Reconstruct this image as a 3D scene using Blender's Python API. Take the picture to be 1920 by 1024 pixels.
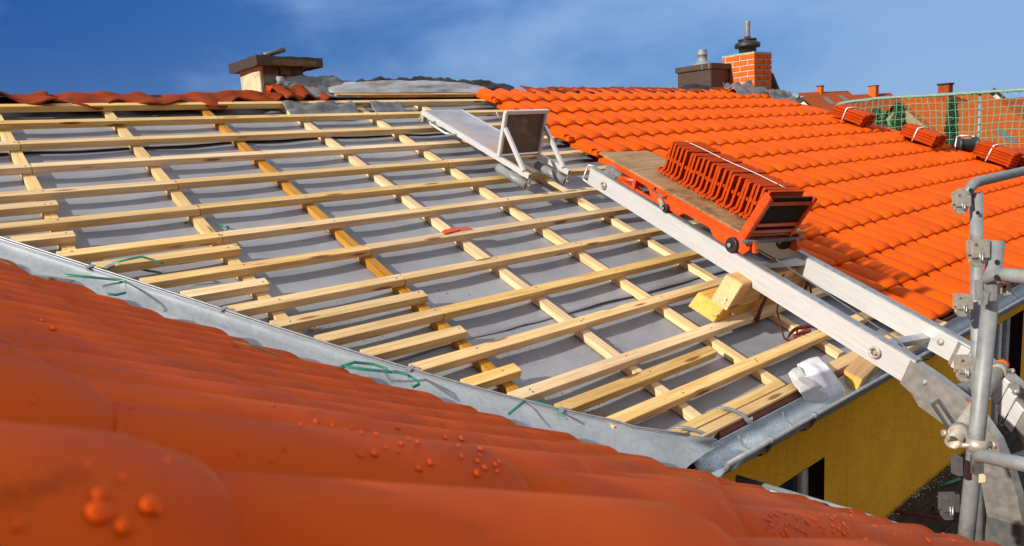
import bpy, bmesh, math, random
from mathutils import Vector as V3, Matrix, noise
random.seed(7)
for o in list(bpy.data.objects): bpy.data.objects.remove(o)
S = bpy.context.scene
COL = S.collection
rnd = random.uniform

# ------------------------------------------------------------------ camera
CZ = 4.6                                   # eye height above the ground
FPX = 1381.785                             # focal length in pixels of a 1920 px wide frame
RX = V3((0.75835064, -0.6487699, -0.06326078))
DY = V3((-0.15692118, -0.08750397, -0.98372699))
FW = V3((0.63267689, 0.75593695, -0.16816443))
EYE = V3((0, 0, CZ))
cd = bpy.data.cameras.new('camera'); cam = bpy.data.objects.new('camera', cd); COL.objects.link(cam)
m = Matrix.Identity(4)
for i in range(3):
    m[i][0] = RX[i]; m[i][1] = -DY[i]; m[i][2] = -FW[i]; m[i][3] = EYE[i]
cam.matrix_world = m
cd.sensor_width = 36; cd.lens = FPX / 1920 * 36
cd.clip_start = 0.01; cd.clip_end = 2000
cd.dof.use_dof = True; cd.dof.focus_distance = 3.4; cd.dof.aperture_fstop = 9.5
S.camera = cam

# ------------------------------------------------------------------ light
PIT = math.radians(22.969)
CP, SP = math.cos(PIT), math.sin(PIT)
UX = V3((1, 0, 0)); VV = V3((0, CP, SP)); NN = V3((0, -SP, CP))
H = 1.76
def Rf(u, v, w=0.0):                       # point of the main roof: along the eave, up the slope, above the battens
    return EYE + UX * u + VV * v + NN * (w - H)
SUN = (UX * -2.12 + VV * 0.62 + NN * 1.0).normalized()
elev = math.asin(SUN.z)
azim = math.atan2(SUN.x, SUN.y)            # clockwise from +Y
w = bpy.data.worlds.new('World'); S.world = w; w.use_nodes = True
nt = w.node_tree; nt.nodes.clear()
def N(nt, t, **k):
    n = nt.nodes.new(t)
    for a, b in k.items(): setattr(n, a, b)
    return n
def L(nt, a, b): nt.links.new(a, b)
out = N(nt, 'ShaderNodeOutputWorld'); bg = N(nt, 'ShaderNodeBackground')
sky = N(nt, 'ShaderNodeTexSky', sky_type='NISHITA'); sky.sun_disc = False
sky.sun_elevation = elev; sky.sun_rotation = azim
sky.altitude = 300; sky.air_density = 1.0; sky.dust_density = 0.4; sky.ozone_density = 3.0
bg.inputs['Strength'].default_value = 0.088
hs = N(nt, 'ShaderNodeHueSaturation'); hs.inputs['Value'].default_value = 0.80; hs.inputs['Saturation'].default_value = 1.45; hs.inputs['Hue'].default_value = 0.528
L(nt, sky.outputs[0], hs.inputs['Color'])

tc = N(nt, 'ShaderNodeTexCoord'); sep = N(nt, 'ShaderNodeSeparateXYZ'); L(nt, tc.outputs['Generated'], sep.inputs[0])
mp = N(nt, 'ShaderNodeMapping'); mp.inputs['Scale'].default_value = (1.5, 1.5, 3.6); L(nt, tc.outputs['Generated'], mp.inputs[0])
n1 = N(nt, 'ShaderNodeTexNoise'); n1.inputs['Scale'].default_value = 2.3; n1.inputs['Detail'].default_value = 8; n1.inputs['Roughness'].default_value = 0.52; n1.inputs['Distortion'].default_value = 0.25
L(nt, mp.outputs[0], n1.inputs['Vector'])
# more cloud towards +X (the right of the photograph), clear deep blue towards +Y
def math_(nt, op, a, b=None, c=None):
    n = N(nt, 'ShaderNodeMath', operation=op)
    for i, x in enumerate((a, b, c)):
        if x is None: continue
        if isinstance(x, (int, float)): n.inputs[i].default_value = x
        else: L(nt, x, n.inputs[i])
    return n.outputs[0]
bank = math_(nt, 'MULTIPLY_ADD', sep.outputs['X'], 0.66, math_(nt, 'MULTIPLY_ADD', sep.outputs['Y'], -0.42, 0.02))
def ss_(x, lo, hi, top):
    n = N(nt, 'ShaderNodeMapRange'); n.interpolation_type = 'SMOOTHSTEP'; n.inputs['From Min'].default_value = lo; n.inputs['From Max'].default_value = hi; n.inputs['To Max'].default_value = top; L(nt, x, n.inputs['Value']); return n.outputs[0]
bank = math_(nt, 'ADD', bank, ss_(math_(nt, 'MULTIPLY', sep.outputs['Y'], -1.0), -0.05, 0.6, 0.0))   # added cloud term for the unseen sky behind the viewer, weighted out
bank = math_(nt, 'ADD', bank, ss_(sep.outputs['Z'], 0.40, 0.75, 0.95))  # bright cloud added overhead, out of view, to light the wing tiles from above
cov = math_(nt, 'ADD', math_(nt, 'MULTIPLY_ADD', n1.outputs['Fac'], 1.9, -0.45), bank)
ramp = N(nt, 'ShaderNodeMapRange'); ramp.interpolation_type = 'SMOOTHSTEP'
ramp.inputs['From Min'].default_value = 0.30; ramp.inputs['From Max'].default_value = 1.0; ramp.inputs['To Max'].default_value = 0.80
L(nt, cov, ramp.inputs['Value'])
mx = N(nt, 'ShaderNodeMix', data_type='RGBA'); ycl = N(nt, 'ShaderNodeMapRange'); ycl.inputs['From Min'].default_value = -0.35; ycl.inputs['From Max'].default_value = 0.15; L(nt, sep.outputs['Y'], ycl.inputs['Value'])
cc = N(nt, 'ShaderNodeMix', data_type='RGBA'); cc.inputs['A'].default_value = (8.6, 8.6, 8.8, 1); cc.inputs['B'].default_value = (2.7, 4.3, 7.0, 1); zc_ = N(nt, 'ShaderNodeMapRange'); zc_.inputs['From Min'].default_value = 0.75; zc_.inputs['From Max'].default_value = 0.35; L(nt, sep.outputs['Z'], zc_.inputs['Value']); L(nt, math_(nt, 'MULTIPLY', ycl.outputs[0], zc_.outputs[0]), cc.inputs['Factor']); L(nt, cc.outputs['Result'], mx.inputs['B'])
blue = N(nt, 'ShaderNodeMix', data_type='RGBA'); blue.inputs['A'].default_value = (0.10, 0.74, 3.2, 1); blue.inputs['B'].default_value = (0.80, 2.35, 5.6, 1)
L(nt, ss_(sep.outputs['X'], 0.0, 0.95, 1.0), blue.inputs['Factor'])
sk2 = N(nt, 'ShaderNodeMix', data_type='RGBA'); sk2.inputs['Factor'].default_value = 0.75; L(nt, hs.outputs[0], sk2.inputs['A']); L(nt, blue.outputs['Result'], sk2.inputs['B'])
L(nt, ramp.outputs[0], mx.inputs['Factor']); L(nt, sk2.outputs['Result'], mx.inputs['A'])
dim = math_(nt, 'MAXIMUM', math_(nt, 'MULTIPLY', sep.outputs['Z'], 1.3), math_(nt, 'ADD', sep.outputs['Y'], 0.35))   # added dimming of the unseen low sky behind the viewer, for contrast on the tiles
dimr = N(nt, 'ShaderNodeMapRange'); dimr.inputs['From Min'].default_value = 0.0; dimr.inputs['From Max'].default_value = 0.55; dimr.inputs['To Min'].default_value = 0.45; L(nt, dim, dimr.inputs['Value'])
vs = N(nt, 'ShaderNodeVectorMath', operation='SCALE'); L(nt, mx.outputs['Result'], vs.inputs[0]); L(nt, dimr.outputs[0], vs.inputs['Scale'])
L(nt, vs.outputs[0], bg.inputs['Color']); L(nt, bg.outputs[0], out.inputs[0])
sd = bpy.data.lights.new('sun', 'SUN'); sd.energy = 4.9; sd.angle = math.radians(1.5); sd.color = (1.0, 0.94, 0.84)
so = bpy.data.objects.new('sun', sd); COL.objects.link(so); so.rotation_euler = SUN.to_track_quat('Z', 'Y').to_euler()
S.view_settings.view_transform = 'Standard'; S.view_settings.look = 'None'
S.view_settings.exposure = 0.32; S.view_settings.gamma = 1.0

# ------------------------------------------------------------------ helpers: pixel -> ray, planes
def ray(x, y): return RX * ((x - 960) / FPX) + DY * ((y - 512) / FPX) + FW
def hit(x, y, n, p):                       # where the sight line meets the plane through p with normal n
    r = ray(x, y); return EYE + r * ((p - EYE).dot(n) / r.dot(n))
def onroof(x, y, w=0.0): return hit(x, y, NN, Rf(0, 0, w))
def atdepth(x, y, d): return EYE + ray(x, y) * d
def uv_of(P):
    q = P - EYE; return q.x, q.dot(VV)

# ------------------------------------------------------------------ materials
MATS = {}
def material(name):
    mt = bpy.data.materials.new(name); mt.use_nodes = True; MATS[name] = mt
    nt = mt.node_tree; b = nt.nodes['Principled BSDF']
    return mt, nt, b
def loc(nt, scale=(1, 1, 1), attr='loc'):
    a = N(nt, 'ShaderNodeAttribute', attribute_name=attr); mpn = N(nt, 'ShaderNodeMapping'); mpn.inputs['Scale'].default_value = scale
    L(nt, a.outputs['Vector'], mpn.inputs['Vector']); return mpn.outputs[0]
def noise_(nt, vec, scale, detail=4, rough=0.55, dist=0.0):
    n = N(nt, 'ShaderNodeTexNoise'); n.inputs['Scale'].default_value = scale; n.inputs['Detail'].default_value = detail
    n.inputs['Roughness'].default_value = rough; n.inputs['Distortion'].default_value = dist
    L(nt, vec, n.inputs['Vector']); return n.outputs['Fac']
def rampc(nt, fac, stops):
    r = N(nt, 'ShaderNodeValToRGB'); e = r.color_ramp.elements
    while len(e) < len(stops): e.new(0.5)
    for el, (p, c) in zip(e, stops): el.position = p; el.color = (*c, 1)
    L(nt, fac, r.inputs[0]); return r.outputs['Color']
def mixc(nt, fac, a, b, mode='MIX'):
    n = N(nt, 'ShaderNodeMix', data_type='RGBA', blend_type=mode)
    for s, x in (('Factor', fac), ('A', a), ('B', b)):
        if isinstance(x, (int, float)): n.inputs[s].default_value = x
        elif isinstance(x, tuple): n.inputs[s].default_value = (*x, 1)
        else: L(nt, x, n.inputs[s])
    return n.outputs['Result']
def bump(nt, b, h, strength=0.3, dist=0.01):
    n = N(nt, 'ShaderNodeBump'); n.inputs['Strength'].default_value = strength; n.inputs['Distance'].default_value = dist
    L(nt, h, n.inputs['Height']); L(nt, n.outputs[0], b.inputs['Normal'])
def step(nt, x, lo, hi):
    n = N(nt, 'ShaderNodeMapRange'); n.inputs['From Min'].default_value = lo; n.inputs['From Max'].default_value = hi; L(nt, x, n.inputs['Value']); return n.outputs[0]

def wood(name, dark, mid, lite, knots=True, dirt=0.25):
    mt, nt, b = material(name)
    g = loc(nt, (1.3, 26, 26)); f1 = noise_(nt, g, 2.2, 6, 0.62, 0.35)
    c = rampc(nt, f1, [(0.28, dark), (0.5, mid), (0.72, lite)])
    fine = noise_(nt, loc(nt, (5, 160, 160)), 1.6, 3, 0.6)
    c = mixc(nt, step(nt, fine, 0.25, 0.8), c, (1.08, 1.06, 1.02), 'MULTIPLY')
    big = noise_(nt, loc(nt, (1.1, 2, 2)), 1.7, 3, 0.5)
    c = mixc(nt, math_(nt, 'MULTIPLY', step(nt, big, 0.5, 0.75), dirt), c, (0.55, 0.38, 0.22), 'MULTIPLY')
    spk = noise_(nt, loc(nt, (14, 60, 60)), 2.0, 2, 0.5)
    c = mixc(nt, math_(nt, 'MULTIPLY', step(nt, spk, 0.68, 0.74), 0.45), c, (0.30, 0.20, 0.11))
    if knots:
        vo = N(nt, 'ShaderNodeTexVoronoi'); vo.inputs['Scale'].default_value = 1.0; L(nt, loc(nt, (2.3, 13, 13)), vo.inputs['Vector'])
        ring = math_(nt, 'SUBTRACT', 1.0, step(nt, vo.outputs['Distance'], 0.10, 0.17))
        c = mixc(nt, ring, c, (0.26, 0.10, 0.03))
    oi = N(nt, 'ShaderNodeObjectInfo'); hv = N(nt, 'ShaderNodeHueSaturation'); L(nt, c, hv.inputs['Color'])
    mr = N(nt, 'ShaderNodeMapRange'); mr.inputs['To Min'].default_value = 0.80; mr.inputs['To Max'].default_value = 1.10; L(nt, oi.outputs['Random'], mr.inputs['Value']); L(nt, mr.outputs[0], hv.inputs['Value'])
    m2 = N(nt, 'ShaderNodeMapRange'); m2.inputs['To Min'].default_value = 1.12; m2.inputs['To Max'].default_value = 0.82; L(nt, math_(nt, 'FRACT', math_(nt, 'MULTIPLY', oi.outputs['Random'], 7.31)), m2.inputs['Value']); L(nt, m2.outputs[0], hv.inputs['Saturation'])
    c = hv.outputs[0]
    L(nt, c, b.inputs['Base Color']); b.inputs['Roughness'].default_value = 0.62; b.inputs['Specular IOR Level'].default_value = 0.3
    bump(nt, b, fine, 0.25, 0.002)
    return mt
wood('pine', (0.50, 0.295, 0.10), (0.66, 0.445, 0.185), (0.76, 0.57, 0.29))
wood('pine_orange', (0.30, 0.105, 0.015), (0.52, 0.25, 0.055), (0.64, 0.37, 0.11))
wood('block_wood', (0.42, 0.19, 0.035), (0.55, 0.29, 0.07), (0.63, 0.38, 0.13))
wood('beam_end', (0.48, 0.27, 0.075), (0.58, 0.36, 0.11), (0.64, 0.42, 0.16), knots=False)
wood('plywood', (0.24, 0.11, 0.024), (0.37, 0.185, 0.045), (0.48, 0.27, 0.085), knots=False, dirt=0.9)
nt = MATS['plywood'].node_tree; b = nt.nodes['Principled BSDF']; src = b.inputs['Base Color'].links[0].from_socket
wn = noise_(nt, loc(nt), 5.5, 6, 0.7, 0.4); wc = mixc(nt, math_(nt, 'MULTIPLY', step(nt, wn, 0.52, 0.66), 0.8), src, (0.075, 0.042, 0.020))
L(nt, mixc(nt, math_(nt, 'MULTIPLY', step(nt, noise_(nt, loc(nt), 9, 5, 0.7), 0.60, 0.70), 0.5), wc, (0.46, 0.30, 0.14)), b.inputs['Base Color'])
wood('deck_wood', (0.010, 0.008, 0.007), (0.035, 0.030, 0.026), (0.085, 0.072, 0.060), knots=False, dirt=0.8)

def metal(name, col, rough, metallic, spots=None, scale=30, bumpy=0.1):
    mt, nt, b = material(name)
    f = noise_(nt, loc(nt), scale, 4, 0.6)
    c = mixc(nt, step(nt, f, 0.3, 0.75), tuple(x * 0.72 for x in col), tuple(min(1, x * 1.12) for x in col))
    if spots:
        f2 = noise_(nt, loc(nt), scale * 0.45, 5, 0.65, 0.4)
        c = mixc(nt, step(nt, f2, 0.56, 0.68), c, spots)
    L(nt, c, b.inputs['Base Color']); b.inputs['Metallic'].default_value = metallic
    if metallic == 0 and rough > 0.6: b.inputs['Specular IOR Level'].default_value = 0.12
    r = N(nt, 'ShaderNodeMapRange'); r.inputs['To Min'].default_value = rough * 0.8; r.inputs['To Max'].default_value = min(1, rough * 1.3); L(nt, f, r.inputs['Value'])
    L(nt, r.outputs[0], b.inputs['Roughness'])
    bump(nt, b, f, bumpy, 0.002)
    return mt
mt, nt, b = material('aluminium')
f = noise_(nt, loc(nt, (2.5, 60, 60)), 2.0, 5, 0.65); f2 = noise_(nt, loc(nt, (7, 7, 7)), 3, 4, 0.6)
c = rampc(nt, f, [(0.3, (0.56, 0.555, 0.54)), (0.7, (0.70, 0.695, 0.68))]); c = mixc(nt, math_(nt, 'MULTIPLY', step(nt, f2, 0.62, 0.72), 0.35), c, (0.50, 0.49, 0.47))
L(nt, c, b.inputs['Base Color']); b.inputs['Metallic'].default_value = 0.45; b.inputs['Roughness'].default_value = 0.45; bump(nt, b, f, 0.12, 0.001)
metal('stainless', (0.50, 0.49, 0.46), 0.36, 0.8, None, 30)
metal('dark_steel', (0.13, 0.13, 0.13), 0.42, 0.35, None, 30)
metal('galv_tube', (0.235, 0.25, 0.245), 0.5, 0.15, (0.14, 0.14, 0.13), 20)
metal('grey_steel', (0.36, 0.37, 0.38), 0.42, 0.6, None, 30)
metal('orange_paint', (0.66, 0.068, 0.005), 0.34, 0.0, (0.40, 0.040, 0.006), 24)
metal('cast_metal', (0.46, 0.42, 0.34), 0.5, 0.5, (0.30, 0.26, 0.2), 60)
metal('black_rubber', (0.016, 0.016, 0.017), 0.5, 0.0)
metal('chimney_sheet', (0.072, 0.045, 0.026), 0.45, 0.2)
metal('black_sheet', (0.014, 0.014, 0.015), 0.6, 0.0, (0.04, 0.035, 0.03), 10, 0.6)
metal('lead_sheet', (0.17, 0.172, 0.178), 0.5, 0.2, (0.11, 0.11, 0.115), 6, 0.3)
metal('fascia_brown', (0.17, 0.030, 0.012), 0.45, 0.0)
metal('white_plastic', (0.78, 0.78, 0.76), 0.4, 0.0)
metal('green_band', (0.012, 0.20, 0.125), 0.35, 0.0)
metal('green_net', (0.08, 0.36, 0.20), 0.6, 0.0)
metal('maroon_webbing', (0.16, 0.030, 0.030), 0.7, 0.0, (0.10, 0.02, 0.022), 20)
metal('blue_paint', (0.02, 0.22, 0.36), 0.4, 0.0)
metal('old_tile', (0.24, 0.036, 0.006), 0.85, 0.0, (0.045, 0.026, 0.010), 13, 0.9)
metal('paper_white', (0.80, 0.80, 0.86), 0.75, 0.0, (0.70, 0.70, 0.77), 9)
metal('paper_grey', (0.58, 0.565, 0.56), 0.75, 0.0, (0.46, 0.44, 0.43), 9)
metal('tarp_pale', (0.34, 0.35, 0.36), 0.42, 0.0, (0.22, 0.20, 0.19), 5, 0.5)
metal('mortar', (0.42, 0.37, 0.29), 0.9, 0.0, (0.24, 0.19, 0.13), 25, 0.6)
metal('plaster', (0.62, 0.52, 0.33), 0.9, 0.0, (0.40, 0.30, 0.17), 17, 0.5)
metal('rubble_brick', (0.21, 0.125, 0.060), 0.9, 0.0, (0.085, 0.05, 0.028), 26, 0.9)
metal('mortar_pale', (0.60, 0.54, 0.46), 0.9, 0.0)
metal('brick_orange', (0.66, 0.125, 0.014), 0.7, 0.0, (0.50, 0.075, 0.016), 14, 0.3)
metal('red_packer', (0.60, 0.055, 0.008), 0.4, 0.0)
metal('fleck', (0.62, 0.61, 0.57), 0.9, 0.0)
metal('sawdust', (0.46, 0.26, 0.085), 0.9, 0.0)
metal('yellow_sticker', (0.75, 0.55, 0.02), 0.5, 0.0)
metal('white_wall', (0.72, 0.70, 0.66), 0.9, 0.0)
metal('beige_wall', (0.34, 0.235, 0.115), 0.9, 0.0, (0.27, 0.18, 0.085), 3)
metal('trim_dark', (0.03, 0.02, 0.014), 0.7, 0.0)
metal('seat_board', (0.36, 0.35, 0.38), 0.55, 0.1, (0.43, 0.30, 0.24), 5)
metal('seat_back', (0.13, 0.085, 0.055), 0.5, 0.1, (0.20, 0.15, 0.11), 9)

def tile_mat(name, base, lite, dark, rough, stain=0.35):
    mt, nt, b = material(name)
    f = noise_(nt, loc(nt), 5.5, 5, 0.6); f2 = noise_(nt, loc(nt), 60, 3, 0.6)
    c = rampc(nt, f, [(0.30, dark), (0.52, base), (0.75, lite)])
    a = N(nt, 'ShaderNodeAttribute', attribute_name='tone')
    c = mixc(nt, a.outputs['Fac'], c, tuple(x * 0.80 for x in base))
    f3 = noise_(nt, loc(nt, (1, 1, 1)), 13, 5, 0.62, 0.6)
    c = mixc(nt, math_(nt, 'MULTIPLY', step(nt, f3, 0.62, 0.74), stain), c, tuple(x * 0.30 for x in base))
    L(nt, c, b.inputs['Base Color'])
    r = N(nt, 'ShaderNodeMapRange'); r.inputs['To Min'].default_value = rough - 0.1; r.inputs['To Max'].default_value = rough + 0.15; L(nt, f, r.inputs['Value'])
    L(nt, r.outputs[0], b.inputs['Roughness']); bump(nt, b, f2, 0.12, 0.001)
    b.inputs['Specular IOR Level'].default_value = 0.06
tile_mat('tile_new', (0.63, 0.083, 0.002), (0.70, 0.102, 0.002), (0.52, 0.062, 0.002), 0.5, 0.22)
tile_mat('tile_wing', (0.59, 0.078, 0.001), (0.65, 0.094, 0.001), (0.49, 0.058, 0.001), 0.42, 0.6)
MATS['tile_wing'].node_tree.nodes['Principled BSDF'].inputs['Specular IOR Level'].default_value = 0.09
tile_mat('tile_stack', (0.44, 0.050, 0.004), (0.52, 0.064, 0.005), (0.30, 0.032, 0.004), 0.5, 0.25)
tile_mat('tile_far', (0.26, 0.055, 0.016), (0.32, 0.075, 0.02), (0.19, 0.042, 0.014), 0.7, 0.3)
tile_mat('tile_far_orange', (0.42, 0.085, 0.015), (0.48, 0.11, 0.02), (0.34, 0.065, 0.013), 0.7, 0.3)

# underlay: grey foil with dust, printed guide lines and water marks
mt, nt, b = material('underlay')
f = noise_(nt, loc(nt), 2.2, 6, 0.6, 0.3); f2 = noise_(nt, loc(nt, (3, 9, 1)), 2.0, 4, 0.6); f3 = noise_(nt, loc(nt), 75, 3, 0.6)
c = rampc(nt, f, [(0.3, (0.20, 0.205, 0.225)), (0.5, (0.25, 0.255, 0.275)), (0.72, (0.30, 0.30, 0.315))])
c = mixc(nt, math_(nt, 'MULTIPLY', step(nt, f2, 0.55, 0.75), 0.5), c, (0.16, 0.155, 0.165))
vo = N(nt, 'ShaderNodeTexVoronoi'); vo.inputs['Scale'].default_value = 11; L(nt, loc(nt), vo.inputs['Vector'])
spot = math_(nt, 'SUBTRACT', 1.0, step(nt, vo.outputs['Distance'], 0.05, 0.09))
c = mixc(nt, math_(nt, 'MULTIPLY', spot, step(nt, f, 0.48, 0.6)), c, (0.06, 0.055, 0.055))
c = mixc(nt, math_(nt, 'MULTIPLY', step(nt, f3, 0.67, 0.72), 0.5), c, (0.50, 0.46, 0.40))
a = N(nt, 'ShaderNodeAttribute', attribute_name='loc'); sp = N(nt, 'ShaderNodeSeparateXYZ'); L(nt, a.outputs['Vector'], sp.inputs[0])
ln = math_(nt, 'SUBTRACT', 1.0, step(nt, math_(nt, 'ABSOLUTE', math_(nt, 'SUBTRACT', sp.outputs['Y'], 2.325)), 0.0022, 0.004))
dash = math_(nt, 'GREATER_THAN', math_(nt, 'FRACT', math_(nt, 'MULTIPLY', sp.outputs['X'], 0.83)), 0.16)
c = mixc(nt, math_(nt, 'MULTIPLY', ln, dash), c, (0.02, 0.03, 0.028))
L(nt, c, b.inputs['Base Color']); b.inputs['Roughness'].default_value = 0.44; b.inputs['Specular IOR Level'].default_value = 0.45
bump(nt, b, f, 0.25, 0.02)
# galvanised sheet with spangle
mt, nt, b = material('zinc')
vo = N(nt, 'ShaderNodeTexVoronoi'); vo.inputs['Scale'].default_value = 75; L(nt, loc(nt), vo.inputs['Vector'])
f = noise_(nt, loc(nt), 6, 5, 0.6, 0.5)
c = mixc(nt, 0.10, rampc(nt, f, [(0.25, (0.21, 0.265, 0.295)), (0.8, (0.31, 0.375, 0.41))]), vo.outputs['Color'], 'OVERLAY')
hsn = N(nt, 'ShaderNodeHueSaturation'); hsn.inputs['Saturation'].default_value = 0.45; L(nt, c, hsn.inputs['Color'])
L(nt, hsn.outputs[0], b.inputs['Base Color']); b.inputs['Metallic'].default_value = 0.45
r = N(nt, 'ShaderNodeMapRange'); r.inputs['To Min'].default_value = 0.3; r.inputs['To Max'].default_value = 0.6; L(nt, f, r.inputs['Value']); L(nt, r.outputs[0], b.inputs['Roughness'])
bump(nt, b, f, 0.15, 0.01)
# wet dirty zinc of the gutter
mt, nt, b = material('zinc_gutter')
f = noise_(nt, loc(nt), 7, 5, 0.6, 0.4); f2 = noise_(nt, loc(nt, (1, 1, 1)), 95, 3, 0.6)
c = rampc(nt, f, [(0.3, (0.22, 0.27, 0.31)), (0.7, (0.42, 0.48, 0.52))])
c = mixc(nt, math_(nt, 'MULTIPLY', step(nt, f2, 0.58, 0.64), step(nt, f, 0.40, 0.58)), c, (0.05, 0.05, 0.045))
L(nt, c, b.inputs['Base Color']); b.inputs['Metallic'].default_value = 0.45; b.inputs['Roughness'].default_value = 0.36
# yellow render
mt, nt, b = material('stucco')
f = noise_(nt, loc(nt), 55, 4, 0.72); f2 = noise_(nt, loc(nt), 2.4, 5, 0.6, 0.3); f3 = noise_(nt, loc(nt, (9, 9, 1.2)), 1.6, 4, 0.6)
c = rampc(nt, f2, [(0.3, (0.74, 0.335, 0.002)), (0.7, (0.90, 0.45, 0.003))])
c = mixc(nt, math_(nt, 'MULTIPLY', step(nt, f3, 0.56, 0.78), 0.35), c, (0.30, 0.14, 0.006))
c = mixc(nt, math_(nt, 'MULTIPLY', step(nt, f, 0.58, 0.64), 0.5), c, (0.10, 0.045, 0.004))
L(nt, c, b.inputs['Base Color']); b.inputs['Roughness'].default_value = 0.9; bump(nt, b, f, 0.8, 0.01)
# glass, foliage, ground, drops
mt, nt, b = material('pane_glass'); b.inputs['Base Color'].default_value = (0.03, 0.035, 0.04, 1); b.inputs['Roughness'].default_value = 0.08
mt, nt, b = material('leaf')
c = rampc(nt, noise_(nt, loc(nt), 1.2, 3), [(0.3, (0.018, 0.040, 0.012)), (0.7, (0.055, 0.085, 0.024))]); L(nt, c, b.inputs['Base Color']); b.inputs['Roughness'].default_value = 0.7
mt, nt, b = material('bark'); b.inputs['Base Color'].default_value = (0.05, 0.035, 0.022, 1)
mt, nt, b = material('grass_ground')
c = rampc(nt, noise_(nt, loc(nt), 0.4, 6), [(0.3, (0.035, 0.050, 0.018)), (0.6, (0.07, 0.075, 0.03)), (0.8, (0.13, 0.11, 0.07))]); L(nt, c, b.inputs['Base Color']); b.inputs['Roughness'].default_value = 0.95
mt, nt, b = material('water'); b.inputs['Base Color'].default_value = (0.66, 0.080, 0.001, 1); b.inputs['Roughness'].default_value = 0.07; b.inputs['IOR'].default_value = 1.25; b.inputs['Specular IOR Level'].default_value = 0.3

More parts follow.
